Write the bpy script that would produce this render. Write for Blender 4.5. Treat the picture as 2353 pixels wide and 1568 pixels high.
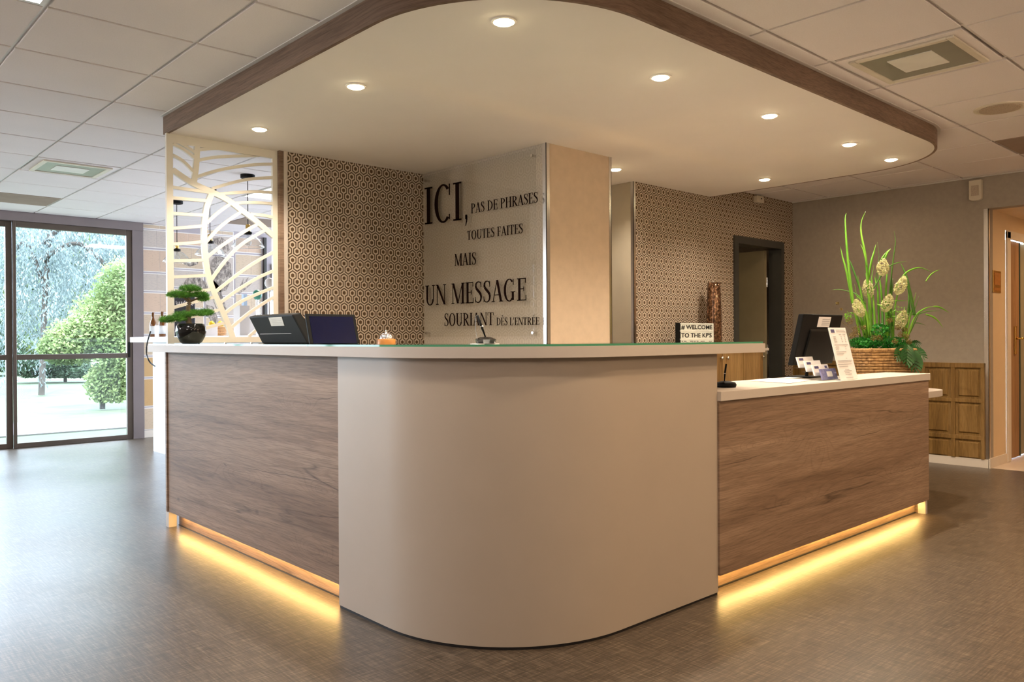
import bpy, math, random
from mathutils import Vector, Matrix
PI = math.pi
rnd = random.Random(7)
scene = bpy.context.scene
for o in list(bpy.data.objects):
    bpy.data.objects.remove(o)
COL = scene.collection

# ------------------------------------------------------------------ camera
FPX, PCX, PCY, HCAM = 1845.317, 1176.5, 784.0, 1.18
def _cv(x, y):
    return Vector((x - PCX, -(y - PCY), FPX)).normalized()
AX = _cv(3184.6, 766.4); AY = _cv(-519.2, 787.4); AZ = AY.cross(AX)
if AZ.y < 0: AZ = -AZ
CPOS = Vector((0, 0, HCAM))
right = Vector((AX.x, AY.x, AZ.x)); up = Vector((AX.y, AY.y, AZ.y)); fwd = Vector((AX.z, AY.z, AZ.z))
cam_d = bpy.data.cameras.new('camera'); cam = bpy.data.objects.new('camera', cam_d); COL.objects.link(cam)
cam_d.sensor_width = 36.0; cam_d.lens = FPX / 2353 * 36.0; cam_d.clip_start = 0.05; cam_d.clip_end = 300
R = Matrix((right, up, -fwd)).transposed().to_4x4()
cam.matrix_world = Matrix.Translation(CPOS) @ R
scene.camera = cam
def on(x, y, ax, v):                     # a photo pixel on a plane of the room
    d = right * (x - PCX) + up * (-(y - PCY)) + fwd * FPX
    i = 'xyz'.index(ax); t = (v - CPOS[i]) / d[i]
    return CPOS + d * t
def proj(p):
    q = Vector(p) - CPOS; z = q.dot(fwd)
    if z < 0.05: return None
    return (PCX + FPX * q.dot(right) / z, PCY - FPX * q.dot(up) / z)

# ------------------------------------------------------------------ view, world, lights
vs = scene.view_settings
vs.view_transform = 'Standard'; vs.look = 'None'; vs.gamma = 1.0; vs.use_curve_mapping = False
vs.exposure = 1.13
w = bpy.data.worlds.new('world'); scene.world = w; w.use_nodes = True
bg = w.node_tree.nodes['Background']
bg.inputs[0].default_value = (0.72, 0.83, 1.0, 1); bg.inputs[1].default_value = 7.0
def light(name, kind, loc, energy, color, target=None, **kw):
    d = bpy.data.lights.new(name, kind); d.energy = energy; d.color = color
    for k, v in kw.items(): setattr(d, k, v)
    o = bpy.data.objects.new(name, d); COL.objects.link(o); o.location = loc
    if target is not None:
        o.rotation_euler = (Vector(target) - Vector(loc)).to_track_quat('-Z', 'Y').to_euler()
    return o
WARM = (1.0, 0.72, 0.46)
WARM2 = (1.0, 0.85, 0.68)
SOFT = (1.0, 0.89, 0.86)
light('sun', 'SUN', (0, 0, 12), 5.0, (1, .96, .88), target=(3.5, 9.5, 0), angle=0.02)
# recessed ceiling lamps round the desk, and added point fills out of view that brighten the ceiling
for x, y, e, c in [(0.95, 2.6, 4, WARM2), (1.5, 1.35, 4.5, WARM2), (2.7, 1.1, 7.5, WARM), (0.85, 3.9, 3, SOFT), (3.9, 0.75, 9.5, WARM), (5.4, 0.85, 9, WARM), (6.9, 0.9, 6, WARM),
                   (0.4, 6.6, 5, SOFT), (3.8, 7.35, 12, SOFT), (7.15, 3.35, 2, WARM)]:
    light('lobby_lamp', 'AREA', (x, y, 2.585), e, c, shape='DISK', size=0.16, spread=2.8)
for x, y, e, c in [(0.1, -0.6, 16, WARM2), (2.6, -1.2, 18, WARM), (5.6, -1.0, 26, WARM), (-1.9, 1.9, 26, SOFT), (-1.7, 6.4, 60, SOFT)]:
    light('ceiling_fill', 'POINT', (x, y, 2.15), e, c, shadow_soft_size=.15)
light('corridor_lamp', 'AREA', (9.3, 1.5, 2.28), 10, (1, .58, .26), shape='DISK', size=0.3)
light('store_lamp', 'AREA', (6.2, 5.3, 2.45), 1.5, (1, .75, .45), shape='DISK', size=0.2)
# sampling portal of the window front (guides the sky light, emits nothing itself)
for xc in (-0.35,):
    d = bpy.data.lights.new('window_portal', 'AREA'); d.shape = 'RECTANGLE'; d.size = 7.0; d.size_y = 2.4
    d.cycles.is_portal = True
    o = bpy.data.objects.new('window_portal', d); COL.objects.link(o); o.location = (xc, 10.30, 1.24)
    o.rotation_euler = (-PI / 2, 0, 0)

# ------------------------------------------------------------------ materials
MATS = {}
class NT:
    def __init__(s, name):
        s.m = bpy.data.materials.new(name); s.m.use_nodes = True
        s.t = s.m.node_tree; s.n = s.t.nodes; s.l = s.t.links
        s.b = s.n['Principled BSDF']; s.out = s.n['Material Output']; MATS[name] = s.m
        s._tc = None
    def node(s, k, **kw):
        n = s.n.new(k)
        for a, v in kw.items(): setattr(n, a, v)
        return n
    def put(s, sock, v):
        if hasattr(v, 'is_linked') or isinstance(v, bpy.types.NodeSocket): s.l.new(v, sock)
        elif isinstance(v, tuple) and len(v) == 3 and sock.type == 'RGBA': sock.default_value = (*v, 1)
        else: sock.default_value = v
    def math(s, op, a, b=0.0, c=0.0, clamp=False):
        n = s.node('ShaderNodeMath', operation=op, use_clamp=clamp)
        s.put(n.inputs[0], a); s.put(n.inputs[1], b); s.put(n.inputs[2], c)
        return n.outputs[0]
    def coord(s, kind='Object'):
        if s._tc is None: s._tc = s.node('ShaderNodeTexCoord')
        return s._tc.outputs[kind]
    def sep(s, v=None):
        n = s.node('ShaderNodeSeparateXYZ'); s.l.new(v or s.coord(), n.inputs[0]); return n.outputs
    def mapping(s, sc, v=None, loc=(0, 0, 0), rot=(0, 0, 0)):
        n = s.node('ShaderNodeMapping'); n.inputs['Scale'].default_value = sc
        n.inputs['Location'].default_value = loc; n.inputs['Rotation'].default_value = rot
        s.l.new(v or s.coord(), n.inputs[0]); return n.outputs[0]
    def noise(s, v, scale=1.0, detail=4.0, rough=.5, dist=0.0):
        n = s.node('ShaderNodeTexNoise'); s.l.new(v, n.inputs['Vector'])
        n.inputs['Scale'].default_value = scale; n.inputs['Detail'].default_value = detail
        n.inputs['Roughness'].default_value = rough; n.inputs['Distortion'].default_value = dist
        return n.outputs[0]
    def ramp(s, f, stops, interp='LINEAR'):
        n = s.node('ShaderNodeValToRGB'); cr = n.color_ramp; cr.interpolation = interp
        while len(cr.elements) < len(stops): cr.elements.new(0.5)
        for e, (p, c) in zip(cr.elements, stops):
            e.position = p; e.color = (*c, 1) if len(c) == 3 else c
        s.l.new(f, n.inputs[0]); return n.outputs[0]
    def mix(s, f, a, b, mode='MIX'):
        n = s.node('ShaderNodeMix', data_type='RGBA', blend_type=mode)
        s.put(n.inputs[0], f); s.put(n.inputs[6], a); s.put(n.inputs[7], b); return n.outputs[2]
    def set(s, **kw):
        for k, v in kw.items(): s.put(s.b.inputs[k.replace('_', ' ')], v)
        return s
    def bump(s, h, strength=.2, dist=.01):
        n = s.node('ShaderNodeBump'); n.inputs['Strength'].default_value = strength; n.inputs['Distance'].default_value = dist
        s.l.new(h, n.inputs['Height']); s.l.new(n.outputs[0], s.b.inputs['Normal'])

def plain(name, c, rough=.5, metal=0.0, var=.06, nscale=6.0, spec=.5):
    t = NT(name); n = t.noise(t.coord(), nscale, 3)
    a = tuple(min(1, x * (1 - var)) for x in c); b = tuple(min(1, x * (1 + var)) for x in c)
    t.set(Base_Color=t.ramp(n, [(.3, a), (.7, b)]), Roughness=rough, Metallic=metal, Specular_IOR_Level=spec)
    return t.m
def glow(name, c, strength):
    t = NT(name); t.set(Base_Color=(.8, .8, .8), Emission_Color=c, Emission_Strength=strength); return t.m
def glassy(name, tint=(1, 1, 1), rough=0.0, ior=1.45, mul=1.0):
    t = NT(name); tr = t.node('ShaderNodeBsdfTransparent'); tr.inputs[0].default_value = (*tint, 1)
    gl = t.node('ShaderNodeBsdfGlossy'); gl.inputs['Roughness'].default_value = rough
    lw_ = t.node('ShaderNodeLayerWeight'); f0 = ((ior - 1) / (ior + 1)) ** 2
    fr = t.math('ADD', t.math('MULTIPLY', t.math('POWER', lw_.outputs['Facing'], 5.0), 1 - f0), f0)
    mx = t.node('ShaderNodeMixShader'); t.l.new(t.math('MULTIPLY', fr, mul, clamp=True), mx.inputs[0])
    t.l.new(tr.outputs[0], mx.inputs[1]); t.l.new(gl.outputs[0], mx.inputs[2]); t.l.new(mx.outputs[0], t.out.inputs[0])
    return t.m

def wood(name, dark, mid, lite, axis='y', scale=1.0, cracks=True, rough=.55, knots=(), splits=()):
    t = NT(name)
    def m(g, z, off=0.0):
        sc = {'y': (g * 2, g, z), 'x': (g, g * 2, z), 'z': (z, z, g)}[axis]
        return t.mapping(tuple(v * scale for v in sc), loc=(off, off * .7, off * .3))
    sx = t.sep()
    h = sx[2] if axis != 'z' else sx[0]
    n1 = t.noise(m(.30, 3.6), 1.0, 5, .55, .2)
    base = t.ramp(n1, [(.30, dark), (.5, mid), (.70, lite)])
    st_ = t.noise(m(1.1, 26, 5.5), 1.0, 4, .6)
    base = t.mix(.8, base, t.mix(1.0, base, t.ramp(st_, [(.32, (.72, .70, .68)), (.62, (1.10, 1.09, 1.08))]), 'MULTIPLY'))
    fld = t.math('ADD', t.math('MULTIPLY', h, 26.0 * scale), t.math('MULTIPLY', t.noise(m(.45, 1.5, 7.7), 1.0, 3, .45), 13.0))
    gco = sx[1] if axis == 'y' else sx[0]
    for g0, z0, a_, b_, amp in knots:            # closed rings round a knot
        dg = t.math('DIVIDE', t.math('SUBTRACT', gco, g0), a_); dz = t.math('DIVIDE', t.math('SUBTRACT', h, z0), b_)
        r2_ = t.math('ADD', t.math('MULTIPLY', dg, dg), t.math('MULTIPLY', dz, dz))
        fld = t.math('ADD', fld, t.math('MULTIPLY', t.math('EXPONENT', t.math('MULTIPLY', r2_, -1.0)), amp))
    ring = t.math('ABSOLUTE', t.math('SUBTRACT', t.math('FRACT', fld), .5))
    rf = t.ramp(ring, [(0.0, (.72, .69, .66)), (.14, (1, 1, 1))])
    base = t.mix(.5, base, t.mix(1.0, base, rf, 'MULTIPLY'))
    fine = t.noise(m(7, 210), 1.0, 3, .65)
    base = t.mix(.85, base, t.mix(1.0, base, t.ramp(fine, [(.32, (.66, .64, .62)), (.58, (1.07, 1.06, 1.05))]), 'MULTIPLY'))
    if cracks:
        cn = t.noise(m(.20, 2.4, 12.3), 1.0, 5, .5, .25)
        line = t.math('ABSOLUTE', t.math('SUBTRACT', cn, .5))
        lm = t.ramp(line, [(.0, (1, 1, 1)), (.006, (0, 0, 0))])
        msk = t.ramp(t.noise(m(.9, 1.5, 20.0), 1.0, 2), [(.52, (0, 0, 0)), (.60, (1, 1, 1))])
        base = t.mix(t.math('MULTIPLY', t.math('MULTIPLY', lm, msk), .75), base, tuple(c * .28 for c in dark))
        kn = t.node('ShaderNodeTexVoronoi'); t.l.new(m(3.0, 6.0, 4.4), kn.inputs['Vector']); kn.inputs['Scale'].default_value = .8
        kd = t.ramp(kn.outputs['Distance'], [(.02, (1, 1, 1)), (.075, (0, 0, 0))])
        base = t.mix(t.math('MULTIPLY', kd, .55), base, tuple(c * .4 for c in dark))
    if splits:
        wob = t.math('MULTIPLY', t.math('SUBTRACT', t.noise(m(3.0, .6, 9.1), 1.0, 4, .6), .5), .045)
        tot = None
        for g0, z0, g1, z1, wd in splits:
            tt = t.math('DIVIDE', t.math('SUBTRACT', gco, g0), g1 - g0, clamp=True)
            zc = t.math('ADD', t.math('MULTIPLY_ADD', tt, z1 - z0, z0), wob)
            ww = t.math('MULTIPLY', t.math('MULTIPLY', tt, t.math('SUBTRACT', 1.0, tt)), wd * 2.8)
            k_ = t.math('LESS_THAN', t.math('ABSOLUTE', t.math('SUBTRACT', h, zc)), ww)
            tot = k_ if tot is None else t.math('MAXIMUM', tot, k_)
        base = t.mix(t.math('MULTIPLY', tot, .55), base, tuple(c * .3 for c in dark))
    t.set(Base_Color=base, Roughness=rough, Specular_IOR_Level=.22)
    t.bump(fine, .08, .002)
    return t.m

W_, P_, S1_ = .0682, .1073, .0438
def hexpaper(name, uaxis, u0, v0, light_c, dark_c, dot_c):
    t = NT(name); s = t.sep(); u = s[uaxis]; v = s[2]
    def cell(du, dv):
        x = t.math('SUBTRACT', t.math('FLOORED_MODULO', t.math('ADD', t.math('SUBTRACT', u, u0 + du), W_ / 2), W_), W_ / 2)
        y = t.math('SUBTRACT', t.math('FLOORED_MODULO', t.math('ADD', t.math('SUBTRACT', v, v0 + dv), P_ / 2), P_), P_ / 2)
        ax = t.math('ABSOLUTE', x); ay = t.math('MULTIPLY', t.math('ABSOLUTE', y), .93)
        d = t.math('MAXIMUM', ax, t.math('ADD', t.math('MULTIPLY', ax, .5), t.math('MULTIPLY', ay, .866)))
        return ax, y, t.math('DIVIDE', d, W_ / 2)
    axA, yA, dA = cell(0, 0); axB, yB, dB = cell(W_ / 2, -S1_)
    d = t.math('MINIMUM', dA, dB); isA = t.math('LESS_THAN', dA, dB); isB = t.math('SUBTRACT', 1.0, isA)
    ring = t.math('MULTIPLY', t.math('GREATER_THAN', d, .65), t.math('LESS_THAN', d, .88))
    nA = t.math('MULTIPLY', isA, t.math('MULTIPLY', t.math('LESS_THAN', axA, W_ * .062), t.math('LESS_THAN', yA, 0.0)))
    nB = t.math('MULTIPLY', isB, t.math('MULTIPLY', t.math('LESS_THAN', axB, W_ * .062), t.math('GREATER_THAN', yB, 0.0)))
    neck = t.math('MAXIMUM', nA, nB)
    ring = t.math('MULTIPLY', ring, t.math('SUBTRACT', 1.0, neck))
    dot = t.math('LESS_THAN', d, .36)
    c = t.mix(dot, t.mix(ring, light_c, dark_c), dot_c)
    t.set(Base_Color=c, Roughness=.62, Specular_IOR_Level=.3)
    return t.m

def floor_mat():
    t = NT('woven_vinyl_floor'); c = t.coord()
    a = t.noise(t.mapping((7, 130, 1)), 1.0, 4, .7); b = t.noise(t.mapping((130, 7, 1), loc=(3, 5, 0)), 1.0, 4, .7)
    f = t.math('MULTIPLY', t.math('ADD', a, b), .5)
    low = t.noise(c, .8, 3)
    col = t.ramp(f, [(.36, (.018, .012, .0075)), (.5, (.068, .049, .032)), (.64, (.185, .142, .098))])
    col = t.mix(.35, col, t.mix(1.0, col, t.ramp(low, [(.3, (.75, .75, .78)), (.7, (1.2, 1.18, 1.12))]), 'MULTIPLY'))
    t.set(Base_Color=col, Roughness=t.ramp(low, [(.3, (.29,) * 3), (.7, (.37,) * 3)]), Specular_IOR_Level=.85)
    t.bump(f, .12, .003)
    return t.m
def tile_mat():
    t = NT('mineral_ceiling_tile'); n = t.noise(t.coord(), 160, 2); l = t.noise(t.coord(), 3, 2)
    c = t.mix(.5, t.ramp(n, [(.35, (.80, .755, .745)), (.6, (.86, .815, .805))]), t.ramp(l, [(.3, (.82, .775, .765)), (.7, (.86, .815, .805))]))
    t.set(Base_Color=c, Roughness=.85, Specular_IOR_Level=.2); return t.m
def print_mat(name, paper, ink, cols=1.0, dens=.5, rows=150.0):
    t = NT(name); s = t.sep()
    r = t.math('LESS_THAN', t.math('FRACT', t.math('MULTIPLY', s[2], rows)), .45)
    n = t.noise(t.mapping((26, 26, rows * .6)), 1.0, 2)
    k = t.math('MULTIPLY', r, t.math('GREATER_THAN', n, 1 - dens))
    t.set(Base_Color=t.mix(t.math('MULTIPLY', k, .55), paper, ink), Roughness=.7); return t.m
def basket_mat(name, a, b):
    t = NT(name); n = t.noise(t.mapping((60, 60, 25)), 1.0, 4, .7)
    t.set(Base_Color=t.ramp(n, [(.3, a), (.68, b)]), Roughness=.5); t.bump(n, .5, .004); return t.m
def leaf_mat(name, a, b, trans=.25, rough=.45, sc=9.0):
    t = NT(name); n = t.noise(t.coord(), sc, 3)
    t.set(Base_Color=t.ramp(n, [(.3, a), (.7, b)]), Roughness=rough, Specular_IOR_Level=.35)
    ts = t.node('ShaderNodeBsdfTranslucent'); t.l.new(t.ramp(n, [(.3, a), (.7, b)]), ts.inputs[0])
    mx = t.node('ShaderNodeMixShader'); mx.inputs[0].default_value = trans
    t.l.new(t.b.outputs[0], mx.inputs[1]); t.l.new(ts.outputs[0], mx.inputs[2]); t.l.new(mx.outputs[0], t.out.inputs[0])
    return t.m

M_floor = floor_mat(); M_tile = tile_mat()
M_grid = plain('white_grid_bar', (.74, .72, .70), .4)
M_white = plain('white_laminate', (.53, .47, .41), .5, var=.02, spec=.25)
M_panel = plain('cream_curved_laminate', (.45, .375, .295), .42, var=.015)
M_soffit = plain('canopy_paint', (.84, .79, .73), .75, var=.02, nscale=2)
def _kl(zx, zy): p = on(300 + .3953 * zx, 780 + .3953 * zy, 'x', 1.832); return p.y - 4.2, p.z
def _kr(zx, zy): p = on(1600 + .3827 * zx, 800 + .3827 * zy, 'y', 2.06); return p.x - 4.4, p.z
OAK = ((.195, .124, .080), (.285, .192, .130), (.385, .278, .198))
M_oakL = wood('grey_brown_oak_front', *OAK, 'y',
    knots=[(*_kl(970, 390), .14, .045, 6.0), (*_kl(640, 780), .22, .06, -5.0), (*_kl(1130, 890), .16, .05, 5.0), (*_kl(1060, 1230), .14, .05, 5.0), (*_kl(300, 310), .15, .04, 4.0)],
    splits=[(*_kl(465, 540), *_kl(700, 592), .0022), (*_kl(660, 748), *_kl(1217, 848), .0035), (*_kl(222, 640), *_kl(440, 652), .0022), (*_kl(1040, 350), *_kl(1217, 338), .003), (*_kl(330, 272), *_kl(480, 268), .0018), (*_kl(620, 332), *_kl(800, 348), .0022), (*_kl(540, 722), *_kl(560, 738), .006)])
M_oakR = wood('brown_oak_front', *OAK, 'x',
    knots=[(*_kr(405, 582), .22, .05, 6.5), (*_kr(1160, 440), .26, .05, 6.0), (*_kr(1240, 740), .2, .05, 5.0), (*_kr(600, 930), .24, .05, 5.0), (*_kr(730, 600), .12, .09, -4.0)],
    splits=[(*_kr(138, 712), *_kr(420, 640), .003), (*_kr(500, 572), *_kr(800, 530), .002), (*_kr(930, 545), *_kr(1130, 490), .0035), (*_kr(860, 800), *_kr(1130, 745), .003), (*_kr(360, 985), *_kr(580, 935), .0035), (*_kr(730, 893), *_kr(890, 850), .0025), (*_kr(1130, 765), *_kr(1390, 700), .003), (*_kr(820, 275), *_kr(980, 262), .002), (*_kr(1200, 450), *_kr(1390, 410), .002)])
M_fascia = wood('oak_fascia', (.165, .108, .076), (.215, .146, .105), (.275, .195, .144), 'y', cracks=False)
M_cab = wood('honey_oak_cabinet', (.16, .085, .028), (.26, .15, .055), (.36, .225, .09), 'z', 1.6, cracks=False)
M_wain = wood('golden_oak_panelling', (.17, .095, .025), (.26, .155, .05), (.34, .215, .08), 'z', 1.8, cracks=False)
M_hex = hexpaper('hexagon_wallpaper', 0, 2.738, 1.735, (.56, .465, .36), (.075, .047, .026), (.095, .055, .026))
M_hexpale = hexpaper('pale_hexagon_wallpaper', 1, 4.0, 1.735, (.52, .475, .40), (.45, .405, .335), (.47, .42, .35))
M_colwall = plain('beige_wall_covering', (.60, .47, .335), .7, var=.05, nscale=14)
M_grey = plain('taupe_wall_covering', (.36, .315, .26), .8, var=.05, nscale=30)
M_olive = plain('olive_beige_paint', (.42, .37, .28), .7, var=.04)
M_corr = plain('cream_corridor_paint', (.72, .56, .36), .7, var=.02)
M_ctile = plain('beige_corridor_tile', (.62, .52, .42), .35, var=.05)
M_base = plain('white_skirting', (.72, .66, .58), .5, var=.03)
M_chrome = plain('brushed_metal_strip', (.75, .74, .72), .22, 1.0, var=.02)
M_steel = plain('polished_chrome', (.88, .88, .88), .08, 1.0, var=.01)
M_brass = plain('aged_brass', (.62, .40, .12), .25, 1.0, var=.1)
M_copper = NT('hammered_copper_glass'); _n = M_copper.noise(M_copper.coord(), 45, 4, .7)
M_copper.set(Base_Color=M_copper.ramp(_n, [(.4, (.05, .025, .012)), (.56, (.20, .10, .05)), (.68, (.55, .33, .2))]), Roughness=.14, Metallic=.55)
M_copper.bump(_n, .12, .003); M_copper = M_copper.m
M_frame = plain('brown_anodised_frame', (.105, .080, .064), .35, .3, var=.06)
M_frame2 = plain('mauve_brown_post', (.20, .165, .165), .5, var=.04)
M_black = plain('black_plastic', (.008, .008, .008), .55, var=.1, spec=.12)
M_blackgl = plain('glossy_black_ceramic', (.006, .006, .006), .05, var=.1)
M_screen = plain('dark_blue_screen', (.002, .004, .028), .12, var=.1)
M_darkframe = plain('dark_green_grey_frame', (.045, .045, .040), .45, var=.08)
M_doorleaf = plain('olive_door_leaf', (.33, .28, .17), .6, var=.05)
M_teal = plain('dark_teal_door_edge', (.008, .045, .045), .5)
M_browndoor = wood('brown_door_face', (.30, .175, .09), (.36, .215, .115), (.42, .26, .145), 'z', 1.0, cracks=False)
M_glass = glassy('clear_pane', (.97, .99, .98))
M_signglass = glassy('sign_glass', (.97, .97, .96), 0.0, 1.5, 1.0)
M_acryl = glassy('clear_acrylic', (.96, .97, .98), .02, 1.45)
M_glasstop = NT('green_edge_glass'); M_glasstop.set(Base_Color=(.07, .27, .15), Roughness=.06, Specular_IOR_Level=.4); M_glasstop = M_glasstop.m
M_glassface = glassy('glass_sheet', (.93, .97, .95), .02, 1.5, 1.0)
M_shade = glassy('clear_lamp_glass', (.90, .92, .93), .02, 1.5, 1.6)
M_ink = plain('dark_brown_lettering', (.012, .005, .004), .9, var=.1, spec=.05)
M_inkblk = plain('black_lettering', (.012, .012, .012), .6)
M_screenpanel = plain('cream_cut_panel', (.74, .70, .61), .45, var=.02)
M_led = glow('led_strip_light', (1, .62, .20), 22)
M_lens = glow('downlight_lens', (1, .86, .50), 26)
M_ledpanel = glow('ceiling_light_panel', (1, .98, .94), 6)
M_diff = plain('grey_diffuser_glass', (.27, .27, .215), .35, var=.05)
M_diffc = plain('pale_diffuser_centre', (.80, .80, .74), .5)
M_diffrim = plain('cream_diffuser_rim', (.72, .67, .56), .45)
M_brownvent = plain('brown_ceiling_panel', (.34, .265, .215), .9, spec=.1)
M_spk = plain('perforated_speaker_cover', (.46, .38, .29), .7, nscale=200, var=.25)
M_device = plain('cream_plastic', (.66, .60, .48), .45, var=.03)
M_paper = plain('white_paper', (.80, .79, .78), .7, var=.02)
M_card = plain('white_card', (.82, .80, .80), .5, var=.02)
M_navy = plain('navy_print', (.06, .055, .16), .5)
M_bluecard = NT('slate_blue_card'); _n = M_bluecard.noise(M_bluecard.coord(), 40, 2)
M_bluecard.set(Base_Color=M_bluecard.ramp(_n, [(.4, (.12, .13, .30)), (.62, (.22, .22, .40))]), Roughness=.4); M_bluecard = M_bluecard.m
M_greyprint = plain('grey_print', (.42, .41, .42), .7)
M_sticker = plain('pale_sticker', (.62, .62, .60), .5)
M_lightbox = plain('lightbox_face', (.66, .68, .60), .5, var=.02)
M_bellwood = plain('orange_wood_base', (.46, .18, .03), .4, var=.15, nscale=30)
M_bark = plain('bonsai_bark', (.10, .07, .035), .8, var=.3, nscale=50)
M_needle = leaf_mat('bonsai_needles', (.045, .17, .02), (.15, .38, .05), .2, sc=25)
M_blade = leaf_mat('grass_blade_green', (.10, .32, .02), (.26, .52, .05), .35, sc=5)
M_blade2 = leaf_mat('dark_blade_green', (.05, .17, .02), (.12, .28, .03), .3, sc=5)
M_moss = leaf_mat('filler_leaf_green', (.008, .13, .015), (.04, .28, .03), .2, sc=20)
M_monst = leaf_mat('split_leaf_green', (.012, .06, .012), (.04, .13, .03), .15, .3, sc=10)
M_flower = leaf_mat('cream_flower', (.50, .48, .22), (.72, .70, .42), .3, sc=40)
M_thistle = leaf_mat('brown_seed_head', (.12, .08, .02), (.24, .17, .04), .1, .7, sc=60)
M_wicker = basket_mat('woven_wicker', (.13, .06, .018), (.46, .27, .10))
M_wicker2 = basket_mat('light_wicker', (.45, .22, .08), (.75, .45, .2))
M_lemon = plain('lemon_yellow', (.85, .62, .02), .4)
M_amber = plain('amber_bottle_glass', (.13, .045, .006), .08, var=.2)
M_bottlelabel = plain('pale_bottle_label', (.62, .66, .68), .5)
M_chalk = plain('chalkboard', (.02, .022, .032), .6)
M_cable = plain('dark_cable', (.03, .03, .03), .5)
M_lilac = plain('lilac_grey_wall', (.42, .38, .40), .8)
M_bar = plain('white_bar_panel', (.80, .82, .86), .45, var=.02)
M_bluep = plain('pale_blue_card', (.45, .60, .80), .5)
M_greenp = plain('tap_green', (.03, .22, .15), .4)
M_page = [print_mat('page_beige', (.60, .475, .34), (.36, .28, .20), dens=.42), print_mat('page_grey', (.55, .48, .42), (.36, .33, .32), dens=.45),
          print_mat('page_tan', (.56, .36, .16), (.40, .25, .10), dens=.35), print_mat('page_pink', (.62, .46, .34), (.40, .30, .24), dens=.4)]
M_pageborder = plain('page_border_white', (.80, .77, .74), .7)
M_sketch = NT('sketch_ink'); _n = M_sketch.noise(M_sketch.mapping((26, 26, 14)), 1.0, 5, .7)
M_sketch.set(Base_Color=M_sketch.ramp(_n, [(.36, (.09, .075, .065)), (.5, (.26, .22, .19)), (.60, (.52, .45, .38))]), Roughness=.7); M_sketch = M_sketch.m
M_lawn = leaf_mat('lawn_grass', (.055, .085, .042), (.080, .108, .062), 0, .8, sc=2.5)
M_path = plain('pale_garden_path', (.16, .155, .145), .8)
M_cedar = leaf_mat('blue_cedar_foliage', (.07, .105, .105), (.26, .32, .33), .35, .6, sc=.9)
M_shrub = leaf_mat('light_green_shrub_leaf', (.09, .15, .05), (.29, .37, .16), .4, .6, sc=1.2)
M_hedge = leaf_mat('dark_hedge_leaf', (.015, .040, .02), (.05, .09, .045), .3, .6, sc=1.5)
M_trunk = plain('grey_bark', (.04, .035, .03), .9, var=.3)
M_roof = plain('roof_slab', (.4, .4, .4), .8)
M_shadowgap = plain('dark_base_joint', (.012, .009, .008), .6)

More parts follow.
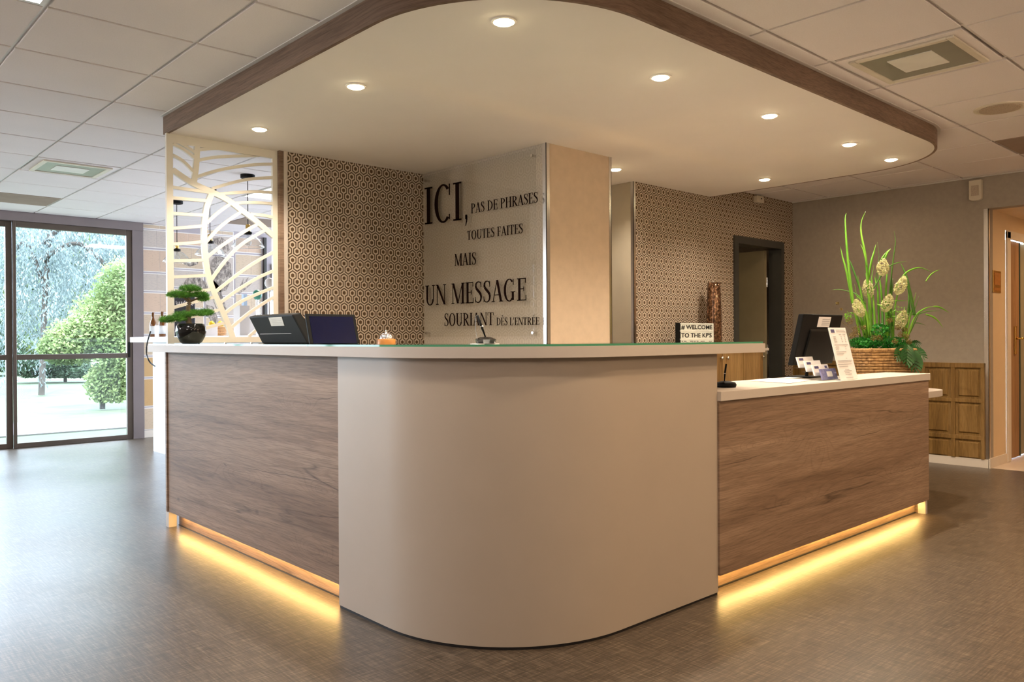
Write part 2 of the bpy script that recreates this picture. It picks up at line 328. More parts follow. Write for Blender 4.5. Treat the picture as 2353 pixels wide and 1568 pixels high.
# ------------------------------------------------------------------ builders
class MB:
    def __init__(s): s.v = []; s.f = []; s.smooth = False
    def add(s, vs, fs):
        o = len(s.v); s.v += [tuple(p) for p in vs]; s.f += [tuple(i + o for i in f) for f in fs]; return s
    def box(s, x0, x1, y0, y1, z0, z1):
        x0, x1 = sorted((x0, x1)); y0, y1 = sorted((y0, y1)); z0, z1 = sorted((z0, z1))
        return s.add([(x0, y0, z0), (x1, y0, z0), (x1, y1, z0), (x0, y1, z0), (x0, y0, z1), (x1, y0, z1), (x1, y1, z1), (x0, y1, z1)],
                     [(3, 2, 1, 0), (4, 5, 6, 7), (0, 1, 5, 4), (1, 2, 6, 5), (2, 3, 7, 6), (3, 0, 4, 7)])
    def frame(s, o, ex, ey, ez, sx, sy, sz):      # oriented box, o = centre
        o = Vector(o); ex, ey, ez = (Vector(e).normalized() for e in (ex, ey, ez))
        c = [o + ex * sx * a / 2 + ey * sy * b / 2 + ez * sz * d / 2 for d in (-1, 1) for a, b in ((-1, -1), (1, -1), (1, 1), (-1, 1))]
        return s.add(c, [(3, 2, 1, 0), (4, 5, 6, 7), (0, 1, 5, 4), (1, 2, 6, 5), (2, 3, 7, 6), (3, 0, 4, 7)])
    def hexa(s, c):                               # 8 corners: bottom 4, top 4
        return s.add(c, [(3, 2, 1, 0), (4, 5, 6, 7), (0, 1, 5, 4), (1, 2, 6, 5), (2, 3, 7, 6), (3, 0, 4, 7)])
    def prism(s, poly, z0, z1):
        n = len(poly); vs = [(x, y, z0) for x, y in poly] + [(x, y, z1) for x, y in poly]
        return s.add(vs, [tuple(range(n - 1, -1, -1)), tuple(range(n, 2 * n))] + [(i, (i + 1) % n, n + (i + 1) % n, n + i) for i in range(n)])
    def strip(s, outer, inner, z0, z1):           # closed band between two open paths of equal length
        n = len(outer)
        vs = [(x, y, z0) for x, y in outer] + [(x, y, z1) for x, y in outer] + [(x, y, z0) for x, y in inner] + [(x, y, z1) for x, y in inner]
        fs = []
        for i in range(n - 1):
            fs += [(i, i + 1, n + i + 1, n + i), (2 * n + i + 1, 2 * n + i, 3 * n + i, 3 * n + i + 1),
                   (n + i, n + i + 1, 3 * n + i + 1, 3 * n + i), (i + 1, i, 2 * n + i, 2 * n + i + 1)]
        fs += [(0, n, 3 * n, 2 * n), (n - 1, 3 * n - 1, 4 * n - 1, 2 * n - 1)]
        return s.add(vs, fs)
    def lathe(s, prof, c=(0, 0, 0), n=24, sx=1.0, sy=1.0):
        vs = []; fs = []
        for r, z in prof:
            for k in range(n):
                a = 2 * PI * k / n; vs.append((c[0] + r * math.cos(a) * sx, c[1] + r * math.sin(a) * sy, c[2] + z))
        m = len(prof)
        for j in range(m - 1):
            for k in range(n): fs.append((j * n + k, j * n + (k + 1) % n, (j + 1) * n + (k + 1) % n, (j + 1) * n + k))
        fs.append(tuple(range(n - 1, -1, -1))); fs.append(tuple((m - 1) * n + k for k in range(n)))
        return s.add(vs, fs)
    def tube(s, path, r, n=8, closed=False):
        P = [Vector(p) for p in path]; rs = r if isinstance(r, (list, tuple)) else [r] * len(P)
        vs = []; fs = []; up0 = Vector((0, 0, 1)); m = len(P)
        for i, p in enumerate(P):
            d = (P[(i + 1) % m] - P[i - 1]) if closed else (P[min(i + 1, m - 1)] - P[max(i - 1, 0)])
            d.normalize(); a = d.cross(up0 if abs(d.z) < .95 else Vector((1, 0, 0))).normalized(); b = a.cross(d)
            for k in range(n):
                t = 2 * PI * k / n; vs.append(p + (a * math.cos(t) + b * math.sin(t)) * rs[i])
        for i in range(m if closed else m - 1):
            j = (i + 1) % m
            for k in range(n): fs.append((i * n + k, i * n + (k + 1) % n, j * n + (k + 1) % n, j * n + k))
        if not closed: fs += [tuple(range(n - 1, -1, -1)), tuple((m - 1) * n + k for k in range(n))]
        return s.add(vs, fs)
    def bar(s, path, w, nrm, th):                 # flat bar of width w along a path in the plane with normal nrm
        P = [Vector(p) for p in path]; nrm = Vector(nrm).normalized(); L = []; Rr = []
        ws = w if isinstance(w, (list, tuple)) else [w] * len(P)
        for i, p in enumerate(P):
            d = (P[min(i + 1, len(P) - 1)] - P[max(i - 1, 0)]).normalized(); sd = nrm.cross(d).normalized()
            L.append(p + sd * ws[i] / 2); Rr.append(p - sd * ws[i] / 2)
        h = nrm * th / 2; n = len(P)
        vs = [q + h for q in L] + [q + h for q in Rr] + [q - h for q in L] + [q - h for q in Rr]; fs = []
        for i in range(n - 1):
            fs += [(i, n + i, n + i + 1, i + 1), (2 * n + i, 2 * n + i + 1, 3 * n + i + 1, 3 * n + i),
                   (i, i + 1, 2 * n + i + 1, 2 * n + i), (n + i + 1, n + i, 3 * n + i, 3 * n + i + 1)]
        fs += [(0, 2 * n, 3 * n, n), (n - 1, 2 * n - 1, 4 * n - 1, 3 * n - 1)]
        return s.add(vs, fs)
    def build(s, name, mat, parent=None, smooth=None, bevel=0, shift=True, autos=False):
        me = bpy.data.meshes.new(name)
        off = Vector((0, 0, 0))
        if parent is not None and shift:
            q = parent
            while q is not None: off = off + q.location; q = q.parent
        me.from_pydata([tuple(Vector(p) - off) for p in s.v], [], s.f)
        me.validate(); me.update()
        import bmesh
        bm = bmesh.new(); bm.from_mesh(me); bmesh.ops.recalc_face_normals(bm, faces=bm.faces); bm.to_mesh(me); bm.free()
        if mat: me.materials.append(mat)
        o = bpy.data.objects.new(name, me); COL.objects.link(o)
        if parent is not None: o.parent = parent
        if smooth or s.smooth:
            for p in me.polygons: p.use_smooth = True
        if autos:
            ang = math.radians(35)
            for p in me.polygons: p.use_smooth = True
            me.set_sharp_from_angle(angle=ang)
        if bevel:
            b = o.modifiers.new('bevel', 'BEVEL'); b.width = bevel; b.segments = 2; b.limit_method = 'ANGLE'
        return o
def tag(o, label, cat, group=None):
    o['label'] = label; o['category'] = cat
    if group: o['group'] = group
    return o
def thing(name, label, cat, loc, group=None):
    o = bpy.data.objects.new(name, None); COL.objects.link(o); o.location = loc; o.empty_display_size = .05
    return tag(o, label, cat, group)
def struct(o, label=None, cat=None):
    o['kind'] = 'structure'
    if label: o['label'] = label
    if cat: o['category'] = cat
    return o
def bx(*a): return MB().box(*a)

ZT, ZC = 2.600, 2.485                     # tile ceiling, canopy underside
YW, XR, YH2, YH1 = 10.2, 7.95, 4.25, 5.165

# ------------------------------------------------------------------ room shell
X0, Y0 = -4.0, -3.5
struct(bx(X0, XR + .02, Y0, YW + .1, -.1, 0).build('floor', M_floor), 'brown grey woven vinyl floor of the lobby', 'floor')
struct(bx(XR + .02, 11.5, -1.0, 2.9, -.1, 0).build('floor_corridor', M_ctile), 'beige tiled floor of the side corridor', 'floor')
ceil = struct(bx(X0 - .2, 11.6, Y0 - .2, YW + .3, 2.66, 2.8).build('ceiling', M_roof), 'suspended ceiling of square white tiles', 'ceiling')
struct(bx(X0 - .2, X0, Y0, YW + .2, 0, 2.66).build('wall_west', M_grey), 'taupe wall on the window side of the lobby', 'wall')
struct(bx(X0, 11.5, Y0 - .2, Y0, 0, 2.66).build('wall_front', M_grey), 'taupe wall behind the viewer', 'wall')
# grey wall with corridor opening
g = MB().box(XR, XR + .12, 2.39, YH2 + 2.0, .0, 2.66).box(XR, XR + .12, Y0, .4, 0, 2.66).box(XR, XR + .12, .4, 2.39, 2.31, 2.66)
struct(g.build('wall_right', M_grey), 'taupe wall with a corridor opening', 'wall')
struct(MB().box(XR + .121, 8.42, 2.39, 2.5, 0, 2.31).box(9.36, 11.5, 2.39, 2.5, 0, 2.31).box(8.42, 9.36, 2.39, 2.5, 2.16, 2.31).box(11.4, 11.5, -1, 2.39, 0, 2.31).box(XR + .121, 11.5, -1, -.9, 0, 2.31)
       .build('wall_corridor', M_corr), 'warm cream wall inside the corridor', 'wall')
struct(bx(XR + .121, 11.5, -1, 2.6, 2.31, 2.36).build('ceiling_corridor', M_corr), 'low cream ceiling of the corridor', 'ceiling')
# hexagon paper walls
DX0, DX1, DZ = 6.86, 7.69, 2.10
struct(MB().box(5.2925, DX0, YH2, YH2 + .12, 0, 2.66).box(DX1, XR, YH2, YH2 + .12, 0, 2.66).box(DX0, DX1, YH2, YH2 + .12, DZ, 2.66)
       .build('wall_back', M_hex), 'brown and beige hexagon wallpaper wall around the dark door frame', 'wall')
struct(bx(5.29, 5.40, YH2 + .002, 6.2, 0, 2.66).build('wall_recess', M_olive), 'olive beige side wall of the recess', 'wall')
struct(bx(4.0, 5.29, 6.08, 6.2, 0, 2.66).build('wall_recess_end', M_olive), 'end wall of the recess', 'wall')
struct(bx(2.61, 3.80, YH1, YH1 + .12, 0, 2.66).build('wall_left', M_hex), 'brown and beige hexagon wallpaper wall behind the desk', 'wall')
struct(MB().box(3.80, 3.81, 3.79, YH1 + .12, 0, 2.66).build('wall_centre', M_hexpale), 'pale patterned wall behind the lettered glass sheet', 'wall')
struct(bx(3.81, 4.46, 3.79, YH1 + .12, 0, 2.66).build('wall_column', M_colwall), 'beige wall of the central column', 'wall')
struct(bx(5.41, XR, 6.2, 6.3, 0, 2.66).build('wall_store', M_olive), 'wall of the room behind the open door', 'wall')
# edge trims
for i, (x, y, wd) in enumerate([(3.80, 3.79, .030), (4.46, 3.79, .022), (5.29, YH2, .026)]):
    t_ = MB().box(x - .004, x + wd, y - .004, y, 0, ZC).box(x - .004, x, y - .004, y + wd, 0, ZC)
    if i == 1: t_ = MB().box(x - wd, x + .004, y - .004, y, 0, ZC).box(x, x + .004, y - .004, y + wd, 0, ZC)
    struct(t_.build('trim_%d' % (i + 1), M_chrome), 'brushed metal corner strip', 'trim')
struct(MB().box(XR - .004, XR, 2.386, 2.425, 0.07, 2.31).box(XR - .004, XR + .03, 2.386, 2.39, .07, 2.31).build('trim_4', M_chrome), 'brushed metal strip on the corridor corner', 'trim')
struct(MB().box(2.604, 2.612, YH1 - .012, YH1 + .12, 1.16, ZC).box(2.612, 2.63, YH1 - .012, YH1, 1.16, ZC).build('trim_5', M_white), 'white edge strip of the hexagon wall', 'trim')
struct(MB().box(2.572, 2.604, YH1 - .005, YH1 + .1, 1.16, ZC).build('trim_6', M_fascia), 'narrow wooden post beside the white screen', 'trim')
# skirting
struct(bx(XR - .014, XR, 2.386, YH2, 0, .075).build('baseboard_right', M_base), 'white skirting under the oak panelling', 'baseboard')
struct(bx(XR - .014, 8.42, 2.376, 2.39, 0, .085).build('baseboard_corridor', M_base), 'white skirting at the corridor entrance', 'baseboard')
struct(bx(3.25, 5.2, YW - .016, YW, 0, .085).build('baseboard_left', M_base), 'white skirting below the page wall', 'baseboard')
# wainscot panelling on the taupe wall: rails, stiles and fielded panels
wain = struct(bx(XR - .010, XR, 2.42, YH2, .075, .934).build('trim_7', M_wain), 'golden oak panelling with square raised fields', 'panelling')
ys = [2.42 + .258 * k for k in range(8)]
for k, y in enumerate(ys):
    if y < YH2 - .05: bx(XR - .026, XR - .010, max(2.42, y - .018), y + .018 + (.012 if k == 0 else 0), .075, .934).build('stile', M_wain, wain, bevel=.004, shift=False)
for z0, z1 in ((.89, .934), (.577, .612), (.242, .280)):
    bx(XR - .027, XR - .010, 2.42, YH2, z0, z1).build('rail', M_wain, wain, bevel=.004, shift=False)
for k in range(len(ys) - 1):
    for z0, z1 in ((.63, .872), (.30, .56), (.075, .225)):
        a, b = ys[k] + .042, min(ys[k + 1] - .042, YH2)
        if b - a < .05: continue
        o = MB().hexa([(XR - .010, a, z0), (XR - .010, b, z0), (XR - .010, b, z1), (XR - .010, a, z1),
                       (XR - .024, a + .012, z0 + .012), (XR - .024, b - .012, z0 + .012), (XR - .024, b - .012, z1 - .012), (XR - .024, a + .012, z1 - .012)])
        o.build('panel', M_wain, wain, shift=False)

# ------------------------------------------------------------------ window wall
wl = MB().box(X0, -3.84, YW, YW + .12, 0, 2.66).box(-3.84, 3.285, YW, YW + .12, 2.56, 2.66).box(3.285, XR, YW, YW + .12, 0, 2.66)
wallw = struct(wl.build('wall_window', M_lilac), 'far wall with the sliding windows', 'wall')
struct(MB().box(3.165, 3.288, YW - .05, YW + .12, 0, 2.56).build('trim_8', M_frame2), 'mauve brown post beside the window', 'trim')
struct(MB().box(-3.84, 3.288, YW - .06, YW + .12, 2.50, ZT - .002).build('trim_9', M_frame2), 'mauve brown beam above the windows', 'trim')
edges = [-3.84, -2.38, -.92, .47, 1.932, 3.165]
for k in range(len(edges) - 1, 0, -1):
    a, b = edges[k - 1], edges[k]; n = len(edges) - k
    dy = .0 if n % 2 else .05
    y0, y1 = YW - .03 + dy, YW + .02 + dy
    root = bpy.data.objects.new('window_%d' % n, None); COL.objects.link(root); root.location = ((a + b) / 2, YW, 0); struct(root)
    MB().box(a, a + .03, y0, y1, 0, 2.50).build('stile', M_frame, root, bevel=.003)
    MB().box(b - .062, b, y0, y1, 0, 2.50).build('stile', M_frame, root, bevel=.003)
    MB().box(a + .03, b - .062, y0, y1, 2.435, 2.50).build('top_rail', M_frame, root, bevel=.003)
    MB().box(a + .03, b - .062, y0, y1, 0.0, .055).build('bottom_rail', M_frame, root, bevel=.003)
    MB().box(a + .03, b - .062, y0, y1, .972, 1.03).build('middle_rail', M_frame, root, bevel=.003)
    MB().box(a + .03, b - .062, YW - .008 + dy, YW - .002 + dy, 1.03, 2.435).build('pane', M_glass, root)
    MB().box(a + .03, b - .062, YW - .008 + dy, YW - .002 + dy, .055, .972).build('pane', M_glass, root)
    if n == 1: MB().box(b - .05, b - .03, y0 - .012, y0, .98, 1.16).build('pull_handle', M_black, root)
# page wall: printed book spreads pasted side by side
rows = [(.09, .36, 0), (.38, .74, 2), (.755, 1.0, 2), (1.02, 1.20, 0), (1.215, 1.49, 0), (1.505, 1.785, 3), (1.80, 2.02, 1), (2.045, 2.325, 2), (2.345, 2.475, 1), (2.49, 2.595, 0)]
rows = [(.09, .36, 0), (.375, .715, 2), (.73, .98, 2), (.995, 1.235, 0), (1.25, 1.505, 0), (1.52, 1.765, 3), (1.78, 2.0, 1), (2.015, 2.29, 3), (2.31, 2.53, 1), (2.54, 2.597, 0)]
cols = [(3.295, 3.64), (3.665, 4.04), (4.06, 4.435), (4.455, 4.82)]
for ci, (xa, xb) in enumerate(cols):
    for ri, (za, zb, k) in enumerate(rows):
        sh = (0, .06, -.03, .02)[ci]
        z0_, z1_ = za + sh * (0 < ri < 9), zb + sh * (0 <= ri < 8)
        if ri == 9 and sh > 0: continue
        z1_ = min(z1_, 2.597)
        kk = (k + (ci * 2 + ri * ci) % 4) % 4 if ci else k
        if kk == 2 and ci: kk = 0
        sp = bx(xa, xb, YW - .004, YW, z0_, z1_).build('page_spread', M_pageborder, wallw, shift=False)
        m = .010; xm = (xa + xb) / 2 + (.03 if ri % 2 else -.01)
        bx(xa + m, xm - .002, YW - .007, YW - .004, z0_ + m, z1_ - m).build('page', M_page[kk], sp, shift=False)
        bx(xm + .002, xb - m, YW - .007, YW - .004, z0_ + m, z1_ - m).build('page', M_page[kk], sp, shift=False)
def sketch(pts):
    P = [on(x, y, 'y', YW - .009) for x, y in pts]
    n = len(P); b = MB(); b.add([tuple(p) for p in P] + [(p.x, p.y + .0015, p.z) for p in P],
        [tuple(range(n)), tuple(range(2 * n - 1, n - 1, -1))] + [(i, (i + 1) % n, n + (i + 1) % n, n + i) for i in range(n)])
    b.build('printed_sketch', M_sketch, wallw, shift=False)
for pts in ([(485, 600), (498, 588), (515, 592), (530, 606), (533, 640), (520, 668), (500, 672), (486, 655), (482, 628)],
            [(428, 642), (440, 634), (462, 640), (478, 655), (476, 672), (452, 668), (430, 660), (422, 652)],
            [(490, 548), (508, 545), (522, 555), (528, 575), (518, 582), (508, 566), (494, 560)],
            [(492, 645), (505, 660), (514, 690), (524, 720), (512, 735), (500, 715), (490, 690), (484, 668)],
            [(418, 600), (436, 594), (456, 598), (454, 608), (436, 613), (424, 608)],
            [(546, 668), (560, 640), (558, 655), (570, 638), (566, 655), (585, 645), (566, 664), (550, 676)],
            [(474, 700), (490, 705), (500, 730), (504, 748), (486, 740), (476, 722)]): sketch(pts)
struct(bx(4.84, 4.875, YW - .04, YW, 0, 2.55).build('trim_10', M_darkframe), 'dark post at the end of the page wall', 'trim')
d3 = struct(bx(4.955, 5.6, YW - .02, YW, .0, 2.20).build('door_3', M_darkframe), 'dark doorway at the far end of the bar wall', 'door')

# ------------------------------------------------------------------ ceiling tiles, bars and fittings
G = .635; gx0, gy0 = .225 - 7 * G, .04 - 6 * G
special = {(1.495, 7.025): 'diff', (4.035, 1.31): 'diff', (1.495, 8.93): 'vent', (.86, 8.93): 'vent', (6.575, 1.31): 'vent', (5.305, 1.31): 'spk', (.225, 3.85 - G): 'panel', (3.40, 7.025): 'panel', (4.035, 8.93): 'vent', (4.67, 8.93): 'vent'}
def spec(x, y):
    for (a, b), k in special.items():
        if abs(a - x) < .05 and abs(b - y) < .05: return k
tile_me = None; rest = MB()
for i in range(21):
    for j in range(23):
        x, y = gx0 + i * G, gy0 + j * G
        if x + G < X0 or x > XR or y + G < Y0 or y > YW: continue
        a0, a1, b0, b1 = max(x, X0) + .009, min(x + G, XR) - .009, max(y, Y0) + .009, min(y + G, YW - .06 if x < 3.2 else YW) - .009
        if a1 - a0 < .03 or b1 - b0 < .03: continue
        if x > 2.1 and x + G < 6.4 and y > 2.6 and y + G < 4.2: continue      # hidden above the canopy
        k = spec(x, y)
        if k in ('diff', 'panel', 'vent'): continue
        vis = False
        for cx_, cy_ in ((a0, b0), (a1, b0), (a0, b1), (a1, b1), ((a0 + a1) / 2, (b0 + b1) / 2)):
            q = proj((cx_, cy_, ZT))
            if q and -20 < q[0] < 2373 and -20 < q[1] < 1588: vis = True
        if not vis: rest.box(a0, a1, b0, b1, ZT, ZT + .02); continue
        full = abs(a1 - a0 - (G - .018)) < 1e-4 and abs(b1 - b0 - (G - .018)) < 1e-4
        if full:
            if tile_me is None:
                h = (G - .018) / 2
                o = bx(-h, h, -h, h, 0, .02).build('ceiling_tile', M_tile, bevel=.003); tile_me = o
            else:
                o = tile_me.copy(); COL.objects.link(o)
            o.location = ((a0 + a1) / 2, (b0 + b1) / 2, ZT); o.parent = ceil
        else:
            bx(a0, a1, b0, b1, ZT, ZT + .02).build('ceiling_tile', M_tile, ceil, shift=False)
o = rest.build('ceiling_tile_field', M_tile, ceil, shift=False); o['kind'] = 'stuff'
for i in range(21):
    x = gx0 + i * G
    if X0 < x < XR: bx(x - .012, x + .012, Y0, YW, ZT + .011, ZT + .03).build('grid_bar', M_grid, ceil, shift=False)
for j in range(23):
    y = gy0 + j * G
    if Y0 < y < YW: bx(X0, XR, y - .012, y + .012, ZT + .012, ZT + .03).build('grid_bar', M_grid, ceil, shift=False)
bx(XR - .02, XR, Y0, YH2, ZT - .006, ZT + .03).build('edge_bar', M_grid, ceil, shift=False)

def diffuser(x, y, label):
    t = thing('ceiling_diffuser', label, 'air diffuser', (x + G / 2, y + G / 2, ZT), 'ceiling air diffusers')
    a, b, c, d = x + .02, x + G - .02, y + .02, y + G - .02
    bx(a, b, c, d, ZT, ZT + .02).build('tile', M_tile, t)
    r = .045
    for q in ((a + r, b - r, c + r, c + r + .035), (a + r, b - r, d - r - .035, d - r), (a + r, a + r + .035, c + r + .035, d - r - .035), (b - r - .035, b - r, c + r + .035, d - r - .035)):
        bx(*q, ZT - .012, ZT).build('rim', M_diffrim, t, bevel=.004)
    s = .08
    bx(a + s, b - s, c + s, d - s, ZT - .006, ZT).build('glass_plate', M_diff, t)
    bx(x + .19, x + G - .20, y + .21, y + G - .21, ZT - .010, ZT - .006).build('centre_plate', M_diffc, t)
diffuser(1.495, 7.025, 'square glass air diffuser in the daylit ceiling near the windows')
diffuser(4.035, 1.31, 'large square glass air diffuser in the warm ceiling right of the canopy')
for (x, y), k in special.items():
    if k == 'vent':
        lab = {1.495: 'brown ceiling panel close to the window, right one of two', .86: 'brown ceiling panel close to the window, cut by the photo edge', 6.575: 'brown ceiling panel at the right edge near the corridor',
               4.035: 'brown ceiling panel above the bar seen through the screen', 4.67: 'brown ceiling panel at the far end of the bar'}[x]
        tag(bx(x + .012, x + G - .012, y + .012, y + G - .012, ZT, ZT + .02).build('ceiling_panel', M_brownvent), lab, 'ceiling panel', 'brown ceiling panels')
    if k == 'panel':
        t = thing('ceiling_light', 'bright square light panel above the bar' if x > 2 else 'bright light panel at the top left corner', 'ceiling light', (x + G / 2, y + G / 2, ZT), 'square light panels')
        bx(x + .03, x + G - .03, y + .03, y + G - .03, ZT + .002, ZT + .02).build('diffuser', M_ledpanel, t)
        for q in ((x + .01, x + G - .01, y + .01, y + .03), (x + .01, x + G - .01, y + G - .03, y + G - .01), (x + .01, x + .03, y + .03, y + G - .03), (x + G - .03, x + G - .01, y + .03, y + G - .03)):
            bx(*q, ZT - .004, ZT + .02).build('rim', M_grid, t)
t = thing('ceiling_speaker', 'round flush loudspeaker in the ceiling above the corridor side', 'speaker', (5.632, 1.625, ZT))
MB().lathe([(.145, 0), (.145, -.006), (.125, -.009), (.115, -.006)], (5.632, 1.625, ZT), 32).build('rim', M_diffrim, t, smooth=False)
MB().lathe([(.113, -.004), (.113, -.012), (.06, -.014), (.0001, -.014)], (5.632, 1.625, ZT), 32).build('grille', M_spk, t)

# ------------------------------------------------------------------ canopy
def arc(cx, cy, r, a0, a1, n):
    return [(cx + r * math.cos(a0 + (a1 - a0) * k / n), cy + r * math.sin(a0 + (a1 - a0) * k / n)) for k in range(n + 1)]
def canopy_edge(o=0.0):
    return [(1.826 - o, 5.236)] + arc(2.606, 2.835, .78 + o, PI, 1.5 * PI, 28) + arc(5.685, 2.805, .75 + o, 1.5 * PI, 2 * PI, 28) + [(6.43 + o, 4.249)]
cn = thing('canopy', 'lowered white ceiling canopy with rounded corners and wood edge', 'canopy', (4.0, 3.5, ZC))
back = [(5.288, 4.249), (5.288, 6.05), (4.47, 6.05), (4.47, 5.236)]
MB().prism(canopy_edge(-.018) + back, ZC, ZC + .02).build('soffit', M_soffit, cn)
MB().strip(canopy_edge(0), canopy_edge(-.018), ZC - .001, ZT - .004).build('fascia', M_fascia, cn, autos=True)
MB().box(1.826, 2.62, 5.236, 5.246, ZC - .001, ZT - .004).build('end_board', M_fascia, cn)
MB().strip(canopy_edge(.022), canopy_edge(-.018), ZT - .004, ZT + .004).build('edge_trim', M_grid, cn, autos=True)
dl = [((2.219, 2.453), 'nearest downlight, above the curved white front'), ((2.216, 3.59), 'middle downlight of the three above the left desk front'),
      ((2.218, 4.71), 'downlight closest to the white cut-out screen'), ((3.276, 2.455), 'second downlight along the right edge of the canopy'),
      ((4.327, 2.455), 'third downlight along the right edge of the canopy'), ((5.376, 2.46), 'fourth downlight along the right edge of the canopy'),
      ((6.07, 2.465), 'last downlight at the rounded far end of the canopy'), ((6.042, 3.476), 'downlight in front of the dark framed door'),
      ((4.80, 4.03), 'downlight half hidden behind the beige column')]
for (x, y), lab in dl:
    t = thing('downlight', 'small round lit ' + lab, 'downlight', (x, y, ZC), 'canopy downlights')
    MB().lathe([(.054, 0), (.054, -.004), (.044, -.006), (.040, -.002)], (x, y, ZC), 28).build('ring', M_soffit, t, autos=True)
    MB().lathe([(.040, -.001), (.040, -.004), (.034, -.011), (.020, -.0145), (.0001, -.0155)], (x, y, ZC), 28).build('lens', M_lens, t, smooth=True)
    light('downlight_beam', 'SPOT', (x, y, ZC - .03), 24 if y > 3 and x > 4.5 else 38, WARM2, spot_size=2.35, spot_blend=.7, shadow_soft_size=.04)

# ------------------------------------------------------------------ reception desk
def desk_edge(o, y_end, x_end, n=24):
    return [(1.822 - o, y_end)] + arc(2.482, 2.73, .66 + o, PI, 1.5 * PI, n) + [(x_end, 2.07 - o)]
# curved white front
cf = thing('curved_desk_front', 'curved off-white front panel at the corner of the reception desk', 'desk front', (2.2, 2.5, 0))
MB().strip(desk_edge(0, 3.115, 3.175), desk_edge(-.03, 3.115, 3.175), .012, 1.106).build('front_panel', M_panel, cf, autos=True)
MB().strip(desk_edge(-.004, 3.115, 3.175), desk_edge(-.03, 3.115, 3.175), 0, .0119).build('base_joint', M_shadowgap, cf)
# left unit
lu = thing('desk_unit', 'left desk unit with grey brown oak front glowing underneath', 'reception desk', (2.0, 4.2, 0))
bx(1.832, 1.86, 3.116, 5.215, .095, 1.1055).build('front_panel', M_oakL, lu)
bx(1.824, 2.40, 5.216, 5.24, .095, 1.1055).build('end_panel', M_oakL, lu)
bx(1.824, 1.874, 5.19, 5.24, 0, .0945).build('leg', M_white, lu)
bx(1.895, 1.91, 3.12, 5.21, .006, .09).build('plinth', M_oakL, lu)
bx(1.891, 1.91, 3.12, 5.21, 0, .0058).build('plinth_joint', M_shadowgap, lu)
bx(1.861, 2.40, 3.116, 5.215, .73, .76).build('inner_worktop', M_white, lu)
bx(1.864, 1.880, 3.13, 5.14, .086, .092).build('led_strip', M_led, lu)
# right unit
ru = thing('desk_unit', 'right low desk unit with brown oak front glowing underneath', 'reception desk', (4.4, 2.2, 0))
bx(3.176, 5.655, 2.060, 2.088, .088, .886).build('front_panel', M_oakR, ru)
bx(5.632, 5.656, 2.0885, 2.34, .0, .886).build('end_panel', M_oakR, ru)
bx(5.60, 5.631, 2.062, 2.11, 0, .0875).build('leg', M_white, ru)
bx(3.176, 5.60, 2.130, 2.145, .007, .088).build('plinth', M_oakR, ru)
bx(3.176, 5.60, 2.124, 2.145, 0, .0068).build('plinth_joint', M_shadowgap, ru)
bx(3.18, 5.59, 2.096, 2.112, .078, .084).build('led_strip', M_led, ru)
lw = tag(MB().prism([(3.176, 2.050), (5.662, 2.050), (5.662, 2.345), (4.95, 2.345), (4.95, 2.50), (3.176, 2.50)], .887, .931).build('low_worktop', M_white, bevel=.002),
         'off-white worktop of the low right desk', 'worktop')
# inner desk that runs on past the end
tag(MB().prism([(3.2, 2.505), (4.955, 2.505), (4.955, 2.352), (5.70, 2.352), (5.70, 2.16)] + arc(6.16, 2.36, .20, 1.5 * PI, 2 * PI, 8) + arc(6.06, 2.95, .3, 0, .5 * PI, 8) + [(3.2, 3.25)], .745, .79)
    .build('back_desk', M_white, bevel=.002), 'white rounded desk end sticking out behind the low desk', 'desk')
tag(bx(5.75, 5.79, 2.45, 3.1, 0, .744).build('desk_support', M_white), 'white support under the rounded desk end', 'support')
# upper worktop and its glass
SO = .048
tag(MB().strip(desk_edge(SO, 5.405, 3.514), desk_edge(-.40, 5.405, 3.514), 1.106, 1.149).build('upper_worktop', M_white, autos=True), 'off-white curved upper worktop of the reception desk', 'worktop')
gt = thing('counter_glass', 'green-edged glass sheets lying on the curved upper worktop', 'glass top', (2.3, 2.6, 1.149))
def glass_piece(outer, inner):
    o = MB().strip(outer, inner, 1.1492, 1.1575).build('glass_sheet', M_glassface, gt, autos=True)
    o.data.materials.append(M_glasstop)
    for p_ in o.data.polygons: p_.material_index = 0 if abs(p_.normal.z) > .5 else 1
e1 = desk_edge(SO - .004, 5.40, 3.50); e2 = desk_edge(-.395, 5.40, 3.50)
ya = 3.30
glass_piece([(e1[0][0], 5.40), (e1[0][0], ya + .002)], [(e2[0][0], 5.40), (e2[0][0], ya + .002)])
glass_piece([(e1[0][0], ya)] + e1[1:], [(e2[0][0], ya)] + e2[1:])
ZG = 1.1577

# ------------------------------------------------------------------ cut-out screen
YS = 5.20
sc_ = thing('decorative_screen', 'cream cut-out screen with branching leaf vein pattern', 'screen', (2.2, YS, 1.157))
def zs(zx, zy): return on(300 + .319 * zx, 300 + .319 * zy, 'y', YS)
xl0, xl1, xr0, xr1 = zs(258, 800).x, zs(305, 800).x, zs(1020, 700).x, zs(1057, 700).x
zt, zb0, zb1 = ZC, 1.157, 1.20
MB().box(xl0, xl1, YS - .012, YS + .012, zb0, zt).build('left_stile', M_screenpanel, sc_)
MB().box(xr0, xr1, YS - .012, YS + .012, zb0, zt).build('right_stile', M_screenpanel, sc_)
MB().box(xl1, xr0, YS - .012, YS + .012, zb0 + .006, zb1).build('bottom_rail', M_screenpanel, sc_)
MB().box(xl1, xr0, YS - .012, YS + .012, zt - .055, zt).build('top_rail', M_screenpanel, sc_)
